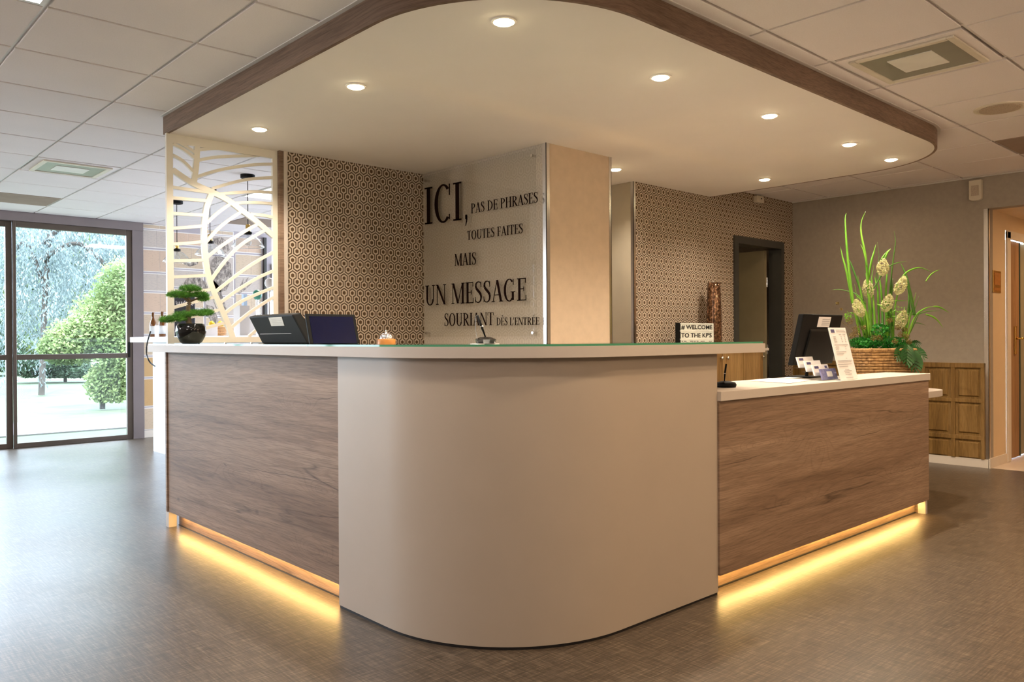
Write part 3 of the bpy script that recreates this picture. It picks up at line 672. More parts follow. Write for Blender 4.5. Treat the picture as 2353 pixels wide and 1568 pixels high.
def smoothpath(pts, n=6):
    P = [Vector(p) for p in pts]
    if len(P) < 3: return P
    out = []
    for i in range(len(P) - 1):
        p0, p1, p2, p3 = P[max(i - 1, 0)], P[i], P[i + 1], P[min(i + 2, len(P) - 1)]
        for k in range(n):
            t = k / n
            out.append(.5 * ((2 * p1) + (p2 - p0) * t + (2 * p0 - 5 * p1 + 4 * p2 - p3) * t * t + (3 * p1 - p0 - 3 * p2 + p3) * t ** 3))
    return out + [P[-1]]
def vein(name, pts, wd):
    MB().bar(smoothpath([zs(*p) for p in pts]), wd, (0, 1, 0), .023 if name == 'stem' else .021).build(name, M_screenpanel, sc_)
vein('stem', [(478, 95), (470, 250), (452, 385)], .036)
vein('stem', [(300, 285), (440, 378), (575, 440), (690, 497), (800, 578), (910, 660), (1028, 762)], .036)
vein('stem', [(585, 445), (545, 560), (528, 700), (530, 830), (545, 980), (580, 1120), (640, 1260), (700, 1400), (738, 1505)], .036)
for pts in ([(345, 85), (400, 118), (462, 160)], [(302, 98), (380, 138), (462, 200)], [(302, 178), (380, 225), (452, 300)],
            [(490, 140), (600, 132), (700, 140), (925, 182)], [(490, 215), (600, 195), (750, 186), (925, 182)], [(475, 335), (600, 295), (750, 265), (900, 247), (1024, 243)],
            [(585, 420), (720, 380), (850, 352), (1024, 340)], [(640, 458), (780, 447), (900, 442), (1024, 448)], [(735, 526), (880, 520), (1024, 528)], [(860, 603), (950, 612), (1024, 628)],
            [(302, 410), (430, 428), (565, 447)], [(302, 486), (430, 498), (552, 508)], [(302, 598), (400, 605), (532, 610)], [(302, 705), (420, 698), (528, 688)], [(302, 820), (420, 812), (528, 800)],
            [(302, 940), (420, 938), (535, 934)], [(302, 1056), (420, 1051), (552, 1044)], [(302, 1180), (430, 1166), (578, 1146)], [(302, 1278), (440, 1240), (612, 1198)], [(302, 1368), (450, 1340), (645, 1290)], [(500, 1440), (580, 1412), (690, 1385)],
            [(548, 668), (620, 600), (725, 522)], [(542, 805), (650, 690), (800, 582)], [(548, 915), (700, 800), (918, 672)], [(575, 1085), (680, 940), (800, 820), (975, 714)],
            [(600, 1172), (740, 1060), (880, 960), (1024, 878)], [(630, 1252), (770, 1150), (900, 1070), (1024, 1013)], [(668, 1326), (800, 1230), (1024, 1133)], [(722, 1422), (860, 1310), (1024, 1203)], [(850, 1485), (940, 1410), (1024, 1345)]):
    vein('rib', pts, .0195)
for x in (2.02, 2.2, 2.38): bx(x - .004, x + .004, YS - .006, YS + .006, 1.1568, 1.163).build('foot', M_chrome, sc_)

# ------------------------------------------------------------------ lettered glass sheet
def q4(a, b, c, d): return [a, b, c, d]
def glyphs():
    sw, hr = .122, .042
    def rc(x0, x1, y0, y1): return [(x0, y0), (x1, y0), (x1, y1), (x0, y1)]
    def ser(xc, y, hw=.11): return rc(xc - hw, xc + hw, y, y + hr) if y < .5 else rc(xc - hw, xc + hw, y - hr, y)
    def ln(x0, y0, x1, y1, w): return [(x0 - w / 2, y0), (x0 + w / 2, y0), (x1 + w / 2, y1), (x1 - w / 2, y1)]
    def ring(cx, cy, rx, ry, a0, a1, t=sw, h=hr + .005, n=20):
        out = []
        for k in range(n):
            b0, b1 = [math.radians(a0 + (a1 - a0) * (k + j) / n) for j in (0, 1)]
            p = lambda a, x, y: (cx + x * math.cos(a), cy + y * math.sin(a))
            out.append([p(b0, rx, ry), p(b1, rx, ry), p(b1, rx - t, ry - h), p(b0, rx - t, ry - h)])
        return out
    def path(pts):
        out = []
        for (x0, y0, w0), (x1, y1, w1) in zip(pts, pts[1:]):
            d = Vector((x1 - x0, y1 - y0)).normalized(); nx, ny = -d.y, d.x
            out.append([(x0 + nx * w0 / 2, y0 + ny * w0 / 2), (x0 - nx * w0 / 2, y0 - ny * w0 / 2), (x1 - nx * w1 / 2, y1 - ny * w1 / 2), (x1 + nx * w1 / 2, y1 + ny * w1 / 2)])
        return out
    def stem(x, y0=0, y1=1, w=sw): return rc(x - w / 2, x + w / 2, y0, y1)
    g = {}
    g['I'] = (.36, [stem(.18), ser(.18, 0, .14), ser(.18, 1, .14)])
    Cr = ring(.35, .5, .31, .52, 48, 312)
    g['C'] = (.66, Cr + [rc(.555, .59, .70, 1.0), rc(.55, .585, .06, .2)])
    g['G'] = (.74, Cr + [rc(.555, .59, .72, 1.0), rc(.49, .605, .04, .42), rc(.42, .68, .40, .435)])
    g['O'] = (.74, ring(.37, .5, .33, .52, 0, 360, n=32))
    g['D'] = (.74, [stem(.17), ser(.17, 0, .13), ser(.17, 1, .13)] + ring(.20, .5, .48, .5, -90, 90))
    P = [stem(.17), ser(.17, 0, .13), ser(.17, 1, .13)] + ring(.20, .735, .36, .265, -90, 90)
    g['P'] = (.60, P)
    g['R'] = (.68, P + [ln(.30, .49, .58, 0, .13), rc(.52, .68, 0, hr)])
    g['A'] = (.68, [ln(.10, 0, .33, 1, .04), ln(.56, 0, .34, 1.0, .125), rc(.18, .5, .30, .335), ser(.10, 0, .09), ser(.57, 0, .11)])
    E = [stem(.17), ser(.17, 0, .13), ser(.17, 1, .13), rc(.2, .52, 1 - hr, 1), rc(.485, .52, .78, 1), rc(.2, .42, .5, .5 + hr), rc(.39, .42, .41, .62)]
    g['E'] = (.58, E + [rc(.2, .54, 0, hr), rc(.505, .54, 0, .24)])
    g['F'] = (.54, E)
    g['L'] = (.56, [stem(.17), ser(.17, 0, .13), ser(.17, 1, .13), rc(.2, .53, 0, hr), rc(.495, .53, 0, .26)])
    g['H'] = (.78, [stem(.17), stem(.61), ser(.17, 0, .13), ser(.17, 1, .13), ser(.61, 0, .13), ser(.61, 1, .13), rc(.2, .58, .5, .5 + hr)])
    g['T'] = (.62, [stem(.31), ser(.31, 0, .13), rc(.03, .59, 1 - hr, 1), rc(.03, .065, .76, 1), rc(.555, .59, .76, 1)])
    g['M'] = (.90, [stem(.12, w=.04), ln(.15, 1, .45, 0.02, .12), ln(.45, 0.02, .74, 1, .04), stem(.76), ser(.12, 0, .09), ser(.12, 1, .08), ser(.76, 0, .12), ser(.78, 1, .1)])
    g['N'] = (.76, [stem(.13, w=.04), ln(.14, 1, .63, 0, .12), stem(.63, w=.04), ser(.13, 0, .09), ser(.11, 1, .08), ser(.63, 1, .1)])
    g['U'] = (.74, [stem(.17, .28, 1), ser(.17, 1, .13), stem(.60, .28, 1, .045), ser(.60, 1, .1)] + ring(.368, .3, .255, .32, 180, 360, t=.10, h=.05))
    g['S'] = (.52, path([(.42, .80, .03), (.40, .92, .035), (.33, .975, .045), (.24, .985, .05), (.14, .94, .075), (.10, .83, .095), (.12, .70, .115), (.22, .59, .125), (.34, .47, .125), (.42, .35, .115), (.43, .21, .095), (.38, .08, .07), (.28, .015, .05), (.18, .02, .045), (.10, .09, .035), (.07, .22, .03)]) + [rc(.405, .435, .72, .99), rc(.06, .09, .01, .28)])
    g[','] = (.28, [rc(.08, .20, 0, .13)] + path([(.17, .10, .08), (.17, -.03, .07), (.10, -.18, .03)]))
    g["'"] = (.20, [rc(.06, .13, .86, 1.0)] + path([(.11, .90, .05), (.10, .78, .04), (.06, .70, .02)]))
    g[' '] = (.30, [])
    g['È'] = (.58, g['E'][1] + path([(.22, 1.30, .07), (.38, 1.10, .03)]))
    g['É'] = (.58, g['E'][1] + path([(.42, 1.30, .07), (.26, 1.10, .03)]))
    return g
GLY = glyphs()
XS = 3.765
def zt4(zx, zy, X): return on(950 + .3062 * zx, 320 + .3062 * zy, 'x', X)
sg = thing('glass_sign', 'clear glass sheet with dark French lettering on the pale wall', 'sign', (XS, 4.48, 1.19))
bx(XS, XS + .006, 3.855, 5.150, 1.196, 2.452).build('glass_sheet', M_signglass, sg)
for zx, zy in ((92, 312), (930, 112), (97, 1457), (932, 1453)):
    p = zt4(zx, zy, XS); p.y = min(max(p.y, 3.89), 5.12)
    MB().tube([(XS - .006, p.y, p.z), (3.80, p.y, p.z)], .010, 12).build('standoff', M_chrome, sg)
def word(text, l, r, label=None):
    X = XS - .002
    a, b = zt4(l[0], l[1], X), zt4(r[0], r[1], X); ta, tb = zt4(l[0], l[2], X), zt4(r[0], r[2], X)
    wtot = sum(GLY[c][0] for c in text); x = 0.0
    L = .04; wtot2 = wtot - .08
    for c in text:
        adv, polys = GLY[c]; b_ = MB()
        for pl in polys:
            pts = []
            for (u, v) in pl:
                s_ = (x + u - L) / wtot2
                y = a.y + (b.y - a.y) * s_
                z0_ = a.z + (b.z - a.z) * s_; h = (ta.z - a.z) + ((tb.z - b.z) - (ta.z - a.z)) * s_
                pts.append((y, z0_ + h * v))
            n = len(pts)
            b_.add([(X, y, z) for y, z in pts] + [(X + .0018, y, z) for y, z in pts], [tuple(range(n)), tuple(range(2 * n - 1, n - 1, -1))] + [(i, (i + 1) % n, n + (i + 1) % n, n + i) for i in range(n)])
        x += adv
        if polys: b_.build('letter', M_ink, sg)
word('ICI', (85, 641, 366), (360, 606, 318)); word(',', (383, 602, 335), (408, 600, 332))
word('PAS DE PHRASES', (432, 558, 484), (932, 474, 394)); word('TOUTES FAITES', (403, 758, 690), (819, 705, 632))
word('MAIS', (309, 953, 862), (469, 940, 849)); word('UN MESSAGE', (90, 1248, 1100), (846, 1210, 1040))
word('SOURIANT', (232, 1403, 1309), (600, 1396, 1300)); word("DÈS L'ENTRÉE", (623, 1398, 1340), (943, 1394, 1336))

# ------------------------------------------------------------------ text helper (sans)
def sans(text, size, mat, parent, origin, ex, ez, width=None, name='lettering'):
    c = bpy.data.curves.new('t', 'FONT'); c.body = text; c.size = size; c.extrude = .0004; c.resolution_u = 3; c.offset = .011 * size / .1 * .1 * 1.6
    o = bpy.data.objects.new('t', c); COL.objects.link(o); bpy.context.view_layer.update()
    dg = bpy.context.evaluated_depsgraph_get(); me = bpy.data.meshes.new_from_object(o.evaluated_get(dg)); bpy.data.objects.remove(o)
    xs = [v.co.x for v in me.vertices]; k = (width / (max(xs) - min(xs))) if width else 1.0; x0 = min(xs)
    ex, ez, og = Vector(ex).normalized(), Vector(ez).normalized(), Vector(origin); nn = ex.cross(ez)
    off = Vector((0, 0, 0)); q = parent
    while q is not None: off = off + q.location; q = q.parent
    for v in me.vertices: v.co = og + ex * (v.co.x - x0) * k + ez * v.co.y + nn * v.co.z - off
    me.name = name; me.materials.clear(); me.materials.append(mat)
    r = bpy.data.objects.new(name, me); COL.objects.link(r); r.parent = parent; return r

# ------------------------------------------------------------------ things on the upper worktop
# bonsai
bp = Vector((1.90, 5.02, ZG))
def zb(zx, zy, dy=0.0): return on(330 + .13175 * zx, 640 + .13175 * zy, 'y', bp.y + dy)
bo = thing('bonsai', 'small bonsai with flat green needle pads in a glossy black pot', 'bonsai', bp)
c0 = zb(828, 1100); c0 = Vector((c0.x, bp.y, ZG)); Rm = (zb(1075, 900).x - zb(560, 900).x) / 2; Hh = zb(820, 790).z - ZG
MB().lathe([(Rm * .55, 0), (Rm * .72, .012), (Rm * .93, Hh * .38), (Rm, Hh * .62), (Rm * .95, Hh * .86), (Rm * .84, Hh), (Rm * .78, Hh), (Rm * .80, Hh * .9), (.001, Hh * .88)], c0, 40).build('pot', M_blackgl, bo, smooth=True)
MB().tube(smoothpath([(c0.x - .01, c0.y, ZG + Hh * .85), zb(775, 690), zb(775, 560), zb(785, 470), zb(810, 400), zb(770, 340)]), [.024, .022, .02, .019, .018, .018, .017, .016, .016, .016, .015, .015, .014, .014, .014, .014, .013, .013, .012, .012, .012, .012, .011, .011, .011, .010, .010, .009, .009, .008, .008], 10).build('trunk', M_bark, bo, smooth=True)
for pts in ([(800, 410), (870, 380), (960, 350), (1030, 340)], [(790, 420), (720, 350), (640, 320), (540, 300)], [(775, 700), (680, 690), (560, 700), (400, 720)], [(775, 680), (850, 630), (960, 610), (1100, 610)], [(775, 345), (800, 260), (820, 200)]):
    MB().tube(smoothpath([zb(*p) for p in pts]), .006, 6).build('branch', M_bark, bo, smooth=True)
def needle_pad(cx, cy, rx, ry, n, tilt=0.0):
    b = MB()
    c = zb(cx, cy); e = abs(zb(cx + rx, cy).x - c.x); h = abs(zb(cx, cy + ry).z - c.z)
    for _ in range(n):
        a = rnd.uniform(0, 2 * PI); r = math.sqrt(rnd.random()); u = r * math.cos(a); v = r * math.sin(a); hz = rnd.uniform(-.6, 1.15) * math.sqrt(max(0, 1 - r * r))
        p = c + Vector((u * e, v * e * .62, hz * h + tilt * u * e))
        for k in range(4):
            d = Vector((rnd.gauss(u, .8), rnd.gauss(v * .8, .8), rnd.gauss(.35, .45))).normalized() * rnd.uniform(.016, .03)
            sdv = d.cross(Vector((rnd.random(), rnd.random(), rnd.random() - .5))).normalized() * .0011
            b.add([p - sdv, p + sdv, p + d], [(0, 1, 2)])
    b.build('needle_pad', M_needle, bo)
for a in ((815, 195, 165, 62, 420), (600, 300, 170, 70, 460), (760, 300, 120, 50, 260), (985, 300, 120, 60, 360), (1040, 370, 75, 55, 200), (520, 720, 215, 58, 420), (690, 650, 150, 60, 300), (950, 620, 220, 62, 460), (1090, 600, 105, 50, 220), (400, 745, 100, 42, 180)): needle_pad(*a)

# POS terminal seen from the back
def pz(zx, zy, X): return on(560 + .17 * zx, 680 + .17 * zy, 'x', X)
tp = thing('payment_terminal', 'black till terminal with a pale sticker on its back', 'till', (2.06, 4.05, ZG))
xa = 2.02
bl, br = pz(205, 640, xa), pz(850, 640, xa); tl, tr = pz(130, 285, xa), pz(725, 262, xa)
yl_b, yr_b, yl_t, yr_t = bl.y, on(700, 787, 'x', xa).y, tl.y, tr.y
MB().hexa([(xa + .02, yl_b, ZG), (xa + .10, yl_b, ZG), (xa + .10, yr_b, ZG), (xa + .02, yr_b, ZG),
           (xa - .03, yl_t, tl.z), (xa + .02, yl_t, tl.z + .012), (xa + .02, yr_t, tl.z + .012), (xa - .03, yr_t, tl.z)]).build('housing', M_black, tp, bevel=.008)
zl = pz(400, 515, xa).z; f_ = (zl - ZG) / (tl.z - ZG); xf = xa + .02 - .05 * f_
MB().box(xf - .004, xf + .002, pz(640, 515, xa).y, pz(225, 515, xa).y, zl - .0014, zl + .0014).build('groove', M_greyprint, tp)
s0, s1 = pz(340, 295, xa - .025), pz(530, 405, xa - .02)
def tx(z): return xa + .02 - .05 * (z - ZG) / (tl.z - ZG) - .0015
st = MB().hexa([(tx(s1.z), s0.y - .004, s1.z), (tx(s1.z) + .003, s0.y - .004, s1.z), (tx(s1.z) + .003, s1.y, s1.z), (tx(s1.z), s1.y, s1.z),
                (tx(s0.z), s0.y, s0.z), (tx(s0.z) + .003, s0.y, s0.z), (tx(s0.z) + .003, s1.y, s0.z), (tx(s0.z), s1.y, s0.z)]).build('sticker', M_sticker, tp)
for k in range(4):
    z = s1.z + (s0.z - s1.z) * (.2 + .19 * k)
    MB().box(tx(z) - .001, tx(z) + .001, s1.y + .012, s0.y - .03, z - .0012, z + .0012).build('print_line', M_greyprint, st)
# display
dp = thing('customer_display', 'thin black tablet display with dark blue screen beside the till', 'tablet', (2.0, 3.44, ZG))
yd = 3.44
q0, q1, q2 = on(713, 787, 'y', yd), on(827, 787, 'y', yd), on(762, 722, 'y', yd + .03)
H_ = q2.z - ZG; LN = .045
def dpt(u_, v_, d_): return Vector((q0.x + (q1.x - q0.x) * u_, yd + LN * v_ + d_, ZG + H_ * v_ - d_ * LN / H_ + .0008))
def dslab(u0, u1, v0, v1, d0, d1): return MB().hexa([dpt(u0, v0, d0), dpt(u1, v0, d0), dpt(u1, v0, d1), dpt(u0, v0, d1), dpt(u0, v1, d0), dpt(u1, v1, d0), dpt(u1, v1, d1), dpt(u0, v1, d1)])
dslab(0, 1, .012, 1, 0, .012).build('body', M_black, dp, bevel=.003)
dslab(.06, .94, .012, .91, -.0012, .001).build('screen', M_screen, dp)
bx(q0.x + .06, q1.x - .06, yd + .02, yd + .12, ZG, ZG + .006).build('stand', M_black, dp)
# counter bell
be = on(888, 787, 'x', 2.0); bc = (2.0, be.y, ZG); k = .0022
bt = thing('counter_bell', 'chrome counter bell on a round orange wooden base', 'bell', bc)
MB().lathe([(.040, 0), (.040, .019), (.038, .022), (.001, .022)], bc, 32).build('base', M_bellwood, bt, autos=True)
MB().lathe([(.031, .022), (.031, .025), (.028, .035), (.022, .044), (.012, .050), (.004, .0515), (.004, .056), (.006, .058), (.004, .062), (.0001, .063)], bc, 32).build('dome', M_steel, bt, smooth=True)
# chained pen in its tray
pp = on(1116, 787, 'y', 2.42); pc = (pp.x, 2.42, ZG)
pt_ = thing('pen_stand', 'black chained counter pen in a faceted holder on the glass', 'pen', pc)
bx(pc[0] - .055, pc[0] + .055, 2.40, 2.45, ZG, ZG + .002).build('base_card', M_card, pt_)
MB().lathe([(.036, .002), (.044, .018), (.020, .028), (.010, .029), (.001, .029)], pc, 10).build('holder', M_blackgl, pt_)
u = right.copy(); u.z = 0; u.normalize()
p0 = Vector(pc) + Vector((0, 0, .026)) ; p1 = p0 - u * .032 + Vector((0, 0, .088))
MB().tube([p0, p0.lerp(p1, .3), p0.lerp(p1, .55), p1], [.0028, .0042, .0052, .0048], 10).build('pen', M_black, pt_, smooth=True)
m_ = p0.lerp(p1, .5); MB().tube([m_ - (p1 - p0) * .02, m_ + (p1 - p0) * .02], .0062, 10).build('collar', M_steel, pt_)
ch = smoothpath([p1, p1 - u * .006 + Vector((0, 0, -.004)), p1 - u * .007 + Vector((0, 0, -.05)), p1 - u * .002 + Vector((0, 0, -.09)), Vector(pc) - u * .026 - fwd * .012 + Vector((0, 0, .006)), Vector(pc) - u * .012 - fwd * .02 + Vector((0, 0, .003))], 5)
MB().tube(ch, [.0016 if i % 2 else .0010 for i in range(len(ch))], 6).build('ball_chain', M_steel, pt_)

# ------------------------------------------------------------------ things on the low worktop
ZL = .9315
# monitor
mo = thing('monitor', 'black flat monitor seen from behind with a white sticker', 'monitor', (4.6, 2.36, ZL))
mb = [on(1822, 840, 'y', 2.36), on(1924, 842, 'y', 2.36)]; mt = [on(1838, 721, 'y', 2.29), on(1930, 724, 'y', 2.29)]
xL, xR_ = mb[0].x, mb[0].x + .50
zB, zT_ = mb[0].z, mt[0].z
sh = mt[0].x - xL
def mpt(u_, v_, d_): return Vector((xL + u_ * .50 + sh * 0, 2.36 - .07 * v_ + d_, zB + (zT_ - zB) * v_))
MB().hexa([mpt(0, 0, 0), mpt(1, 0, 0), mpt(1, 0, .035), mpt(0, 0, .035), mpt(0, 1, 0), mpt(1, 1, 0), mpt(1, 1, .035), mpt(0, 1, .035)]).build('housing', M_black, mo, bevel=.006)
MB().hexa([mpt(.18, .0, -.012), mpt(.82, .0, -.012), mpt(.82, 0, .002), mpt(.18, 0, .002), mpt(.22, .66, -.012), mpt(.78, .66, -.012), mpt(.78, .72, .002), mpt(.22, .72, .002)]).build('back_cover', M_black, mo, bevel=.006)
sa = MB().hexa([mpt(.38, .75, -.0015), mpt(.69, .75, -.0015), mpt(.69, .75, -.0005), mpt(.38, .75, -.0005), mpt(.38, .95, -.0015), mpt(.69, .95, -.0015), mpt(.69, .95, -.0005), mpt(.38, .95, -.0005)]).build('sticker', M_card, mo)
for k in range(4): MB().hexa([mpt(.48, .785 + .036 * k, -.0025), mpt(.67, .785 + .036 * k, -.0025), mpt(.67, .785 + .036 * k, -.0015), mpt(.48, .785 + .036 * k, -.0015), mpt(.48, .797 + .036 * k, -.0025), mpt(.67, .797 + .036 * k, -.0025), mpt(.67, .797 + .036 * k, -.0015), mpt(.48, .797 + .036 * k, -.0015)]).build('print_line', M_greyprint, sa)
MB().tube([(xL + .24, 2.40, ZL), (xL + .24, 2.385, zB + .1)], .010, 10).build('pole', M_black, mo)
bx(xL + .15, xL + .33, 2.33, 2.49, ZL, ZL + .008).build('foot', M_black, mo, bevel=.003)
# leaning price sheet
s_l, s_r = on(1936, 875, 'z', ZL), on(1973, 871.5, 'z', ZL); t_l = on(1902, 753, 'y', 2.185)
ph = thing('price_sheet', 'tall white printed price sheet leaning back in an acrylic stand', 'price list', (s_l.x, 2.08, ZL))
B0 = Vector((s_l.x, 2.078, ZL)); EX = Vector((s_r.x - s_l.x, 0, 0)); EV = Vector((t_l.x - s_l.x, .105, t_l.z - ZL))
def spt(u_, v_, d_=0.0): return B0 + EX * u_ + EV * v_ + Vector((0, d_, 0))
def sheet(u0, u1, v0, v1, d0, d1): return MB().hexa([spt(u0, v0, d0), spt(u1, v0, d0), spt(u1, v0, d1), spt(u0, v0, d1), spt(u0, v1, d0), spt(u1, v1, d0), spt(u1, v1, d1), spt(u0, v1, d1)])
pgs = sheet(0, 1, 0.003, 1, 0, .002).build('sheet', M_paper, ph)
sheet(-.01, 1.01, 0.0, 1.005, .0022, .005).build('acrylic_back', M_acryl, ph)
MB().hexa([spt(0, .0, .005), spt(1, 0, .005), spt(1, 0, .03), spt(0, 0, .03), spt(0, .012, .005), spt(1, .012, .005), spt(1, .012, .03), spt(0, .012, .03)]).build('acrylic_foot', M_acryl, ph)
sheet(.10, .30, .90, .965, -.0012, 0).build('print_block', M_navy, pgs)
r2 = random.Random(3)
for v_, segs in [(.95, [(.4, .9)]), (.92, [(.4, .95)]), (.865, [(.52, .66), (.74, .9)]), (.82, [(.15, .3), (.6, .64), (.8, .84)]), (.79, [(.15, .3), (.6, .64), (.8, .84)]), (.755, [(.15, .32), (.6, .64), (.8, .84)]), (.72, [(.15, .32), (.6, .66), (.8, .86)]),
                 (.665, [(.12, .9)]), (.62, [(.14, .36), (.7, .76)]), (.58, [(.14, .3), (.7, .76)]), (.53, [(.12, .7)]), (.49, [(.12, .55)]), (.40, [(.6, .66)]), (.36, [(.1, .9)]), (.335, [(.1, .85)]), (.29, [(.06, .85)]), (.25, [(.1, .6)]), (.19, [(.4, .62)]), (.165, [(.3, .75)]), (.13, [(.35, .6)]), (.10, [(.35, .7)]), (.04, [(.35, .75)])]:
    for u0, u1 in segs: sheet(u0, u1, v_, v_ + .009, -.0012, 0).build('print_line', M_greyprint, pgs)
# stepped card holder
h0 = on(1899, 876, 'z', ZL)
chd = thing('card_holder', 'clear stepped holder with four rows of small cards', 'card holder', (h0.x, 2.2, ZL))
CW, CH = .185, .060
for k in range(4):
    y = 2.135 + .043 * k; zb_ = ZL + .005 + .022 * k; x0_ = h0.x + .004 - .006 * k
    bx(x0_ - .004, x0_ + CW + .004, y - .003, y + .036, zb_ - .004, zb_ - .001).build('tray', M_acryl, chd)
    bx(x0_ - .004, x0_ + CW + .004, y - .006, y - .003, zb_ - .004, zb_ + .020).build('front_lip', M_acryl, chd)
    lean = .018; th = .008
    def cpt(u_, v_, d_): return Vector((x0_ + CW * u_, y + lean * v_ + d_, zb_ + CH * v_))
    def cslab(u0, u1, v0, v1, d0, d1): return MB().hexa([cpt(u0, v0, d0), cpt(u1, v0, d0), cpt(u1, v0, d1), cpt(u0, v0, d1), cpt(u0, v1, d0), cpt(u1, v1, d0), cpt(u1, v1, d1), cpt(u0, v1, d1)])
    cd = cslab(0, 1, 0, 1, 0, th).build('card_stack', M_bluecard if k == 0 else M_card, chd)
    if k:
        cslab(.10, .36, .66, .88, -.001, .0002).build('print_block', M_navy, cd)
        if k == 1: cslab(.76, .90, .66, .88, -.001, .0002).build('print_block', M_navy, cd)
    else: cslab(.36, .70, .25, .75, -.001, .0002).build('print_block', M_sticker, cd)
# papers
for i, (pts, lab) in enumerate([([(1722, 875), (1762, 869), (1868, 873), (1815, 881)], 'white paper sheet lying in front of the monitor foot'), ([(1795, 869), (1815, 865.5), (1848, 866), (1842, 869.5)], 'white paper sheet partly under the monitor foot')]):
    P = [on(x, y, 'z', ZL + .001 + .0012 * (1 - i)) for x, y in pts]; P = [Vector((p.x, min(p.y, 2.49), p.z)) for p in P]
    tag(MB().hexa([p - Vector((0, 0, .0008)) for p in P] + P).build('paper_sheet', M_paper), lab, 'paper', 'loose papers on the low desk')
# pen stand of the low desk
p = on(1668, 890, 'z', ZL); pl = thing('pen_stand', 'black round pen stand on the low worktop beside the curved front', 'pen', (p.x, p.y, ZL))
MB().lathe([(.048, 0), (.052, .012), (.046, .024), (.020, .030), (.001, .031)], (p.x, p.y, ZL), 28).build('holder', M_black, pl, smooth=True)
MB().tube([(p.x - .01, p.y + .002, ZL + .028), (p.x - .008, p.y + .0, ZL + .07), (p.x - .002, p.y - .004, ZL + .115)], [.003, .005, .0045], 8).build('pen', M_black, pl, smooth=True)
MB().tube([(p.x - .008, p.y + .0, ZL + .066), (p.x - .0078, p.y, ZL + .070)], .006, 8).build('collar', M_steel, pl)

# ------------------------------------------------------------------ plant basket on the back desk
pb = Vector((5.66, 2.66, .79))
vu = Vector((-right.y, right.x, 0)); pu = Vector((right.x, right.y, 0)).normalized(); pv_ = Vector((-pu.y, pu.x, 0))
kdep = (pb - CPOS).dot(fwd)
bk = thing('plant_basket', 'woven basket filled with grasses, flowers and leaves on the back desk', 'plant', pb)
def px2(x, y, dep=0.0):
    d = right * (x - PCX) + up * (-(y - PCY)) + fwd * FPX; return CPOS + d * ((kdep + dep) / FPX)
bw = (px2(2097, 850) - px2(1946, 850)).length / 2; bcx = (px2(2097, 850) + px2(1946, 850)) / 2; bcx.z = pb.z
ztop = px2(2000, 804).z; bh = ztop - pb.z
def loop(f, zz, n=56, amp=0.0, ph_=0, off=0.0):
    out = []
    for k in range(n):
        a = 2 * PI * k / n; cx_, sy_ = math.cos(a), math.sin(a)
        e = .28
        ux = math.copysign(abs(cx_) ** .5, cx_) * bw * f; vy = math.copysign(abs(sy_) ** .5, sy_) * .15 * f
        m = 1 + (off + amp * (1 if (k + ph_) % 2 else -1)) / bw
        out.append(bcx + pu * ux * m + pv_ * vy * m + Vector((0, 0, zz)))
    return out
NR = 15
inner = MB(); L0, L1 = loop(.93, 0), loop(.93, bh * .97)
n_ = len(L0); inner.add(L0 + L1, [tuple(range(n_))] + [(i, (i + 1) % n_, n_ + (i + 1) % n_, n_ + i) for i in range(n_)]); inner.build('lining', M_wicker, bk)
for r_ in range(NR):
    zz = bh * (r_ + .5) / NR
    MB().tube(loop(.97 + .03 * r_ / NR, zz, 46, .0065, r_ % 2), bh / NR * .54, 6, True).build('weave_strand', M_wicker, bk, smooth=True)
MB().tube(loop(1.01, bh, 64, .002), .013, 7, True).build('rim', M_wicker, bk, smooth=True)
soil = MB(); L = loop(.92, bh * .9); soil.add(L, [tuple(range(len(L)))]); soil.build('moss_bed', M_moss, bk)
def zp(zx, zy, dep=0.0): return px2(1900 + .255 * zx, 470 + .255 * zy, dep)
def blade(pts, wd, mat, dep=0.0):
    P = smoothpath([zp(x, y, dep + .02 * i) for i, (x, y) in enumerate(pts)], 5); n = len(P)
    ws = [max(.0012, wd * (1 - (i / (n - 1)) ** 2.2) * (.75 + .25 * min(1, 3 * i / n))) for i in range(n)]
    MB().bar(P, ws, fwd * .9 + pu * rnd.uniform(-.3, .3), .0012).build('grass_blade', mat, bk, smooth=True)
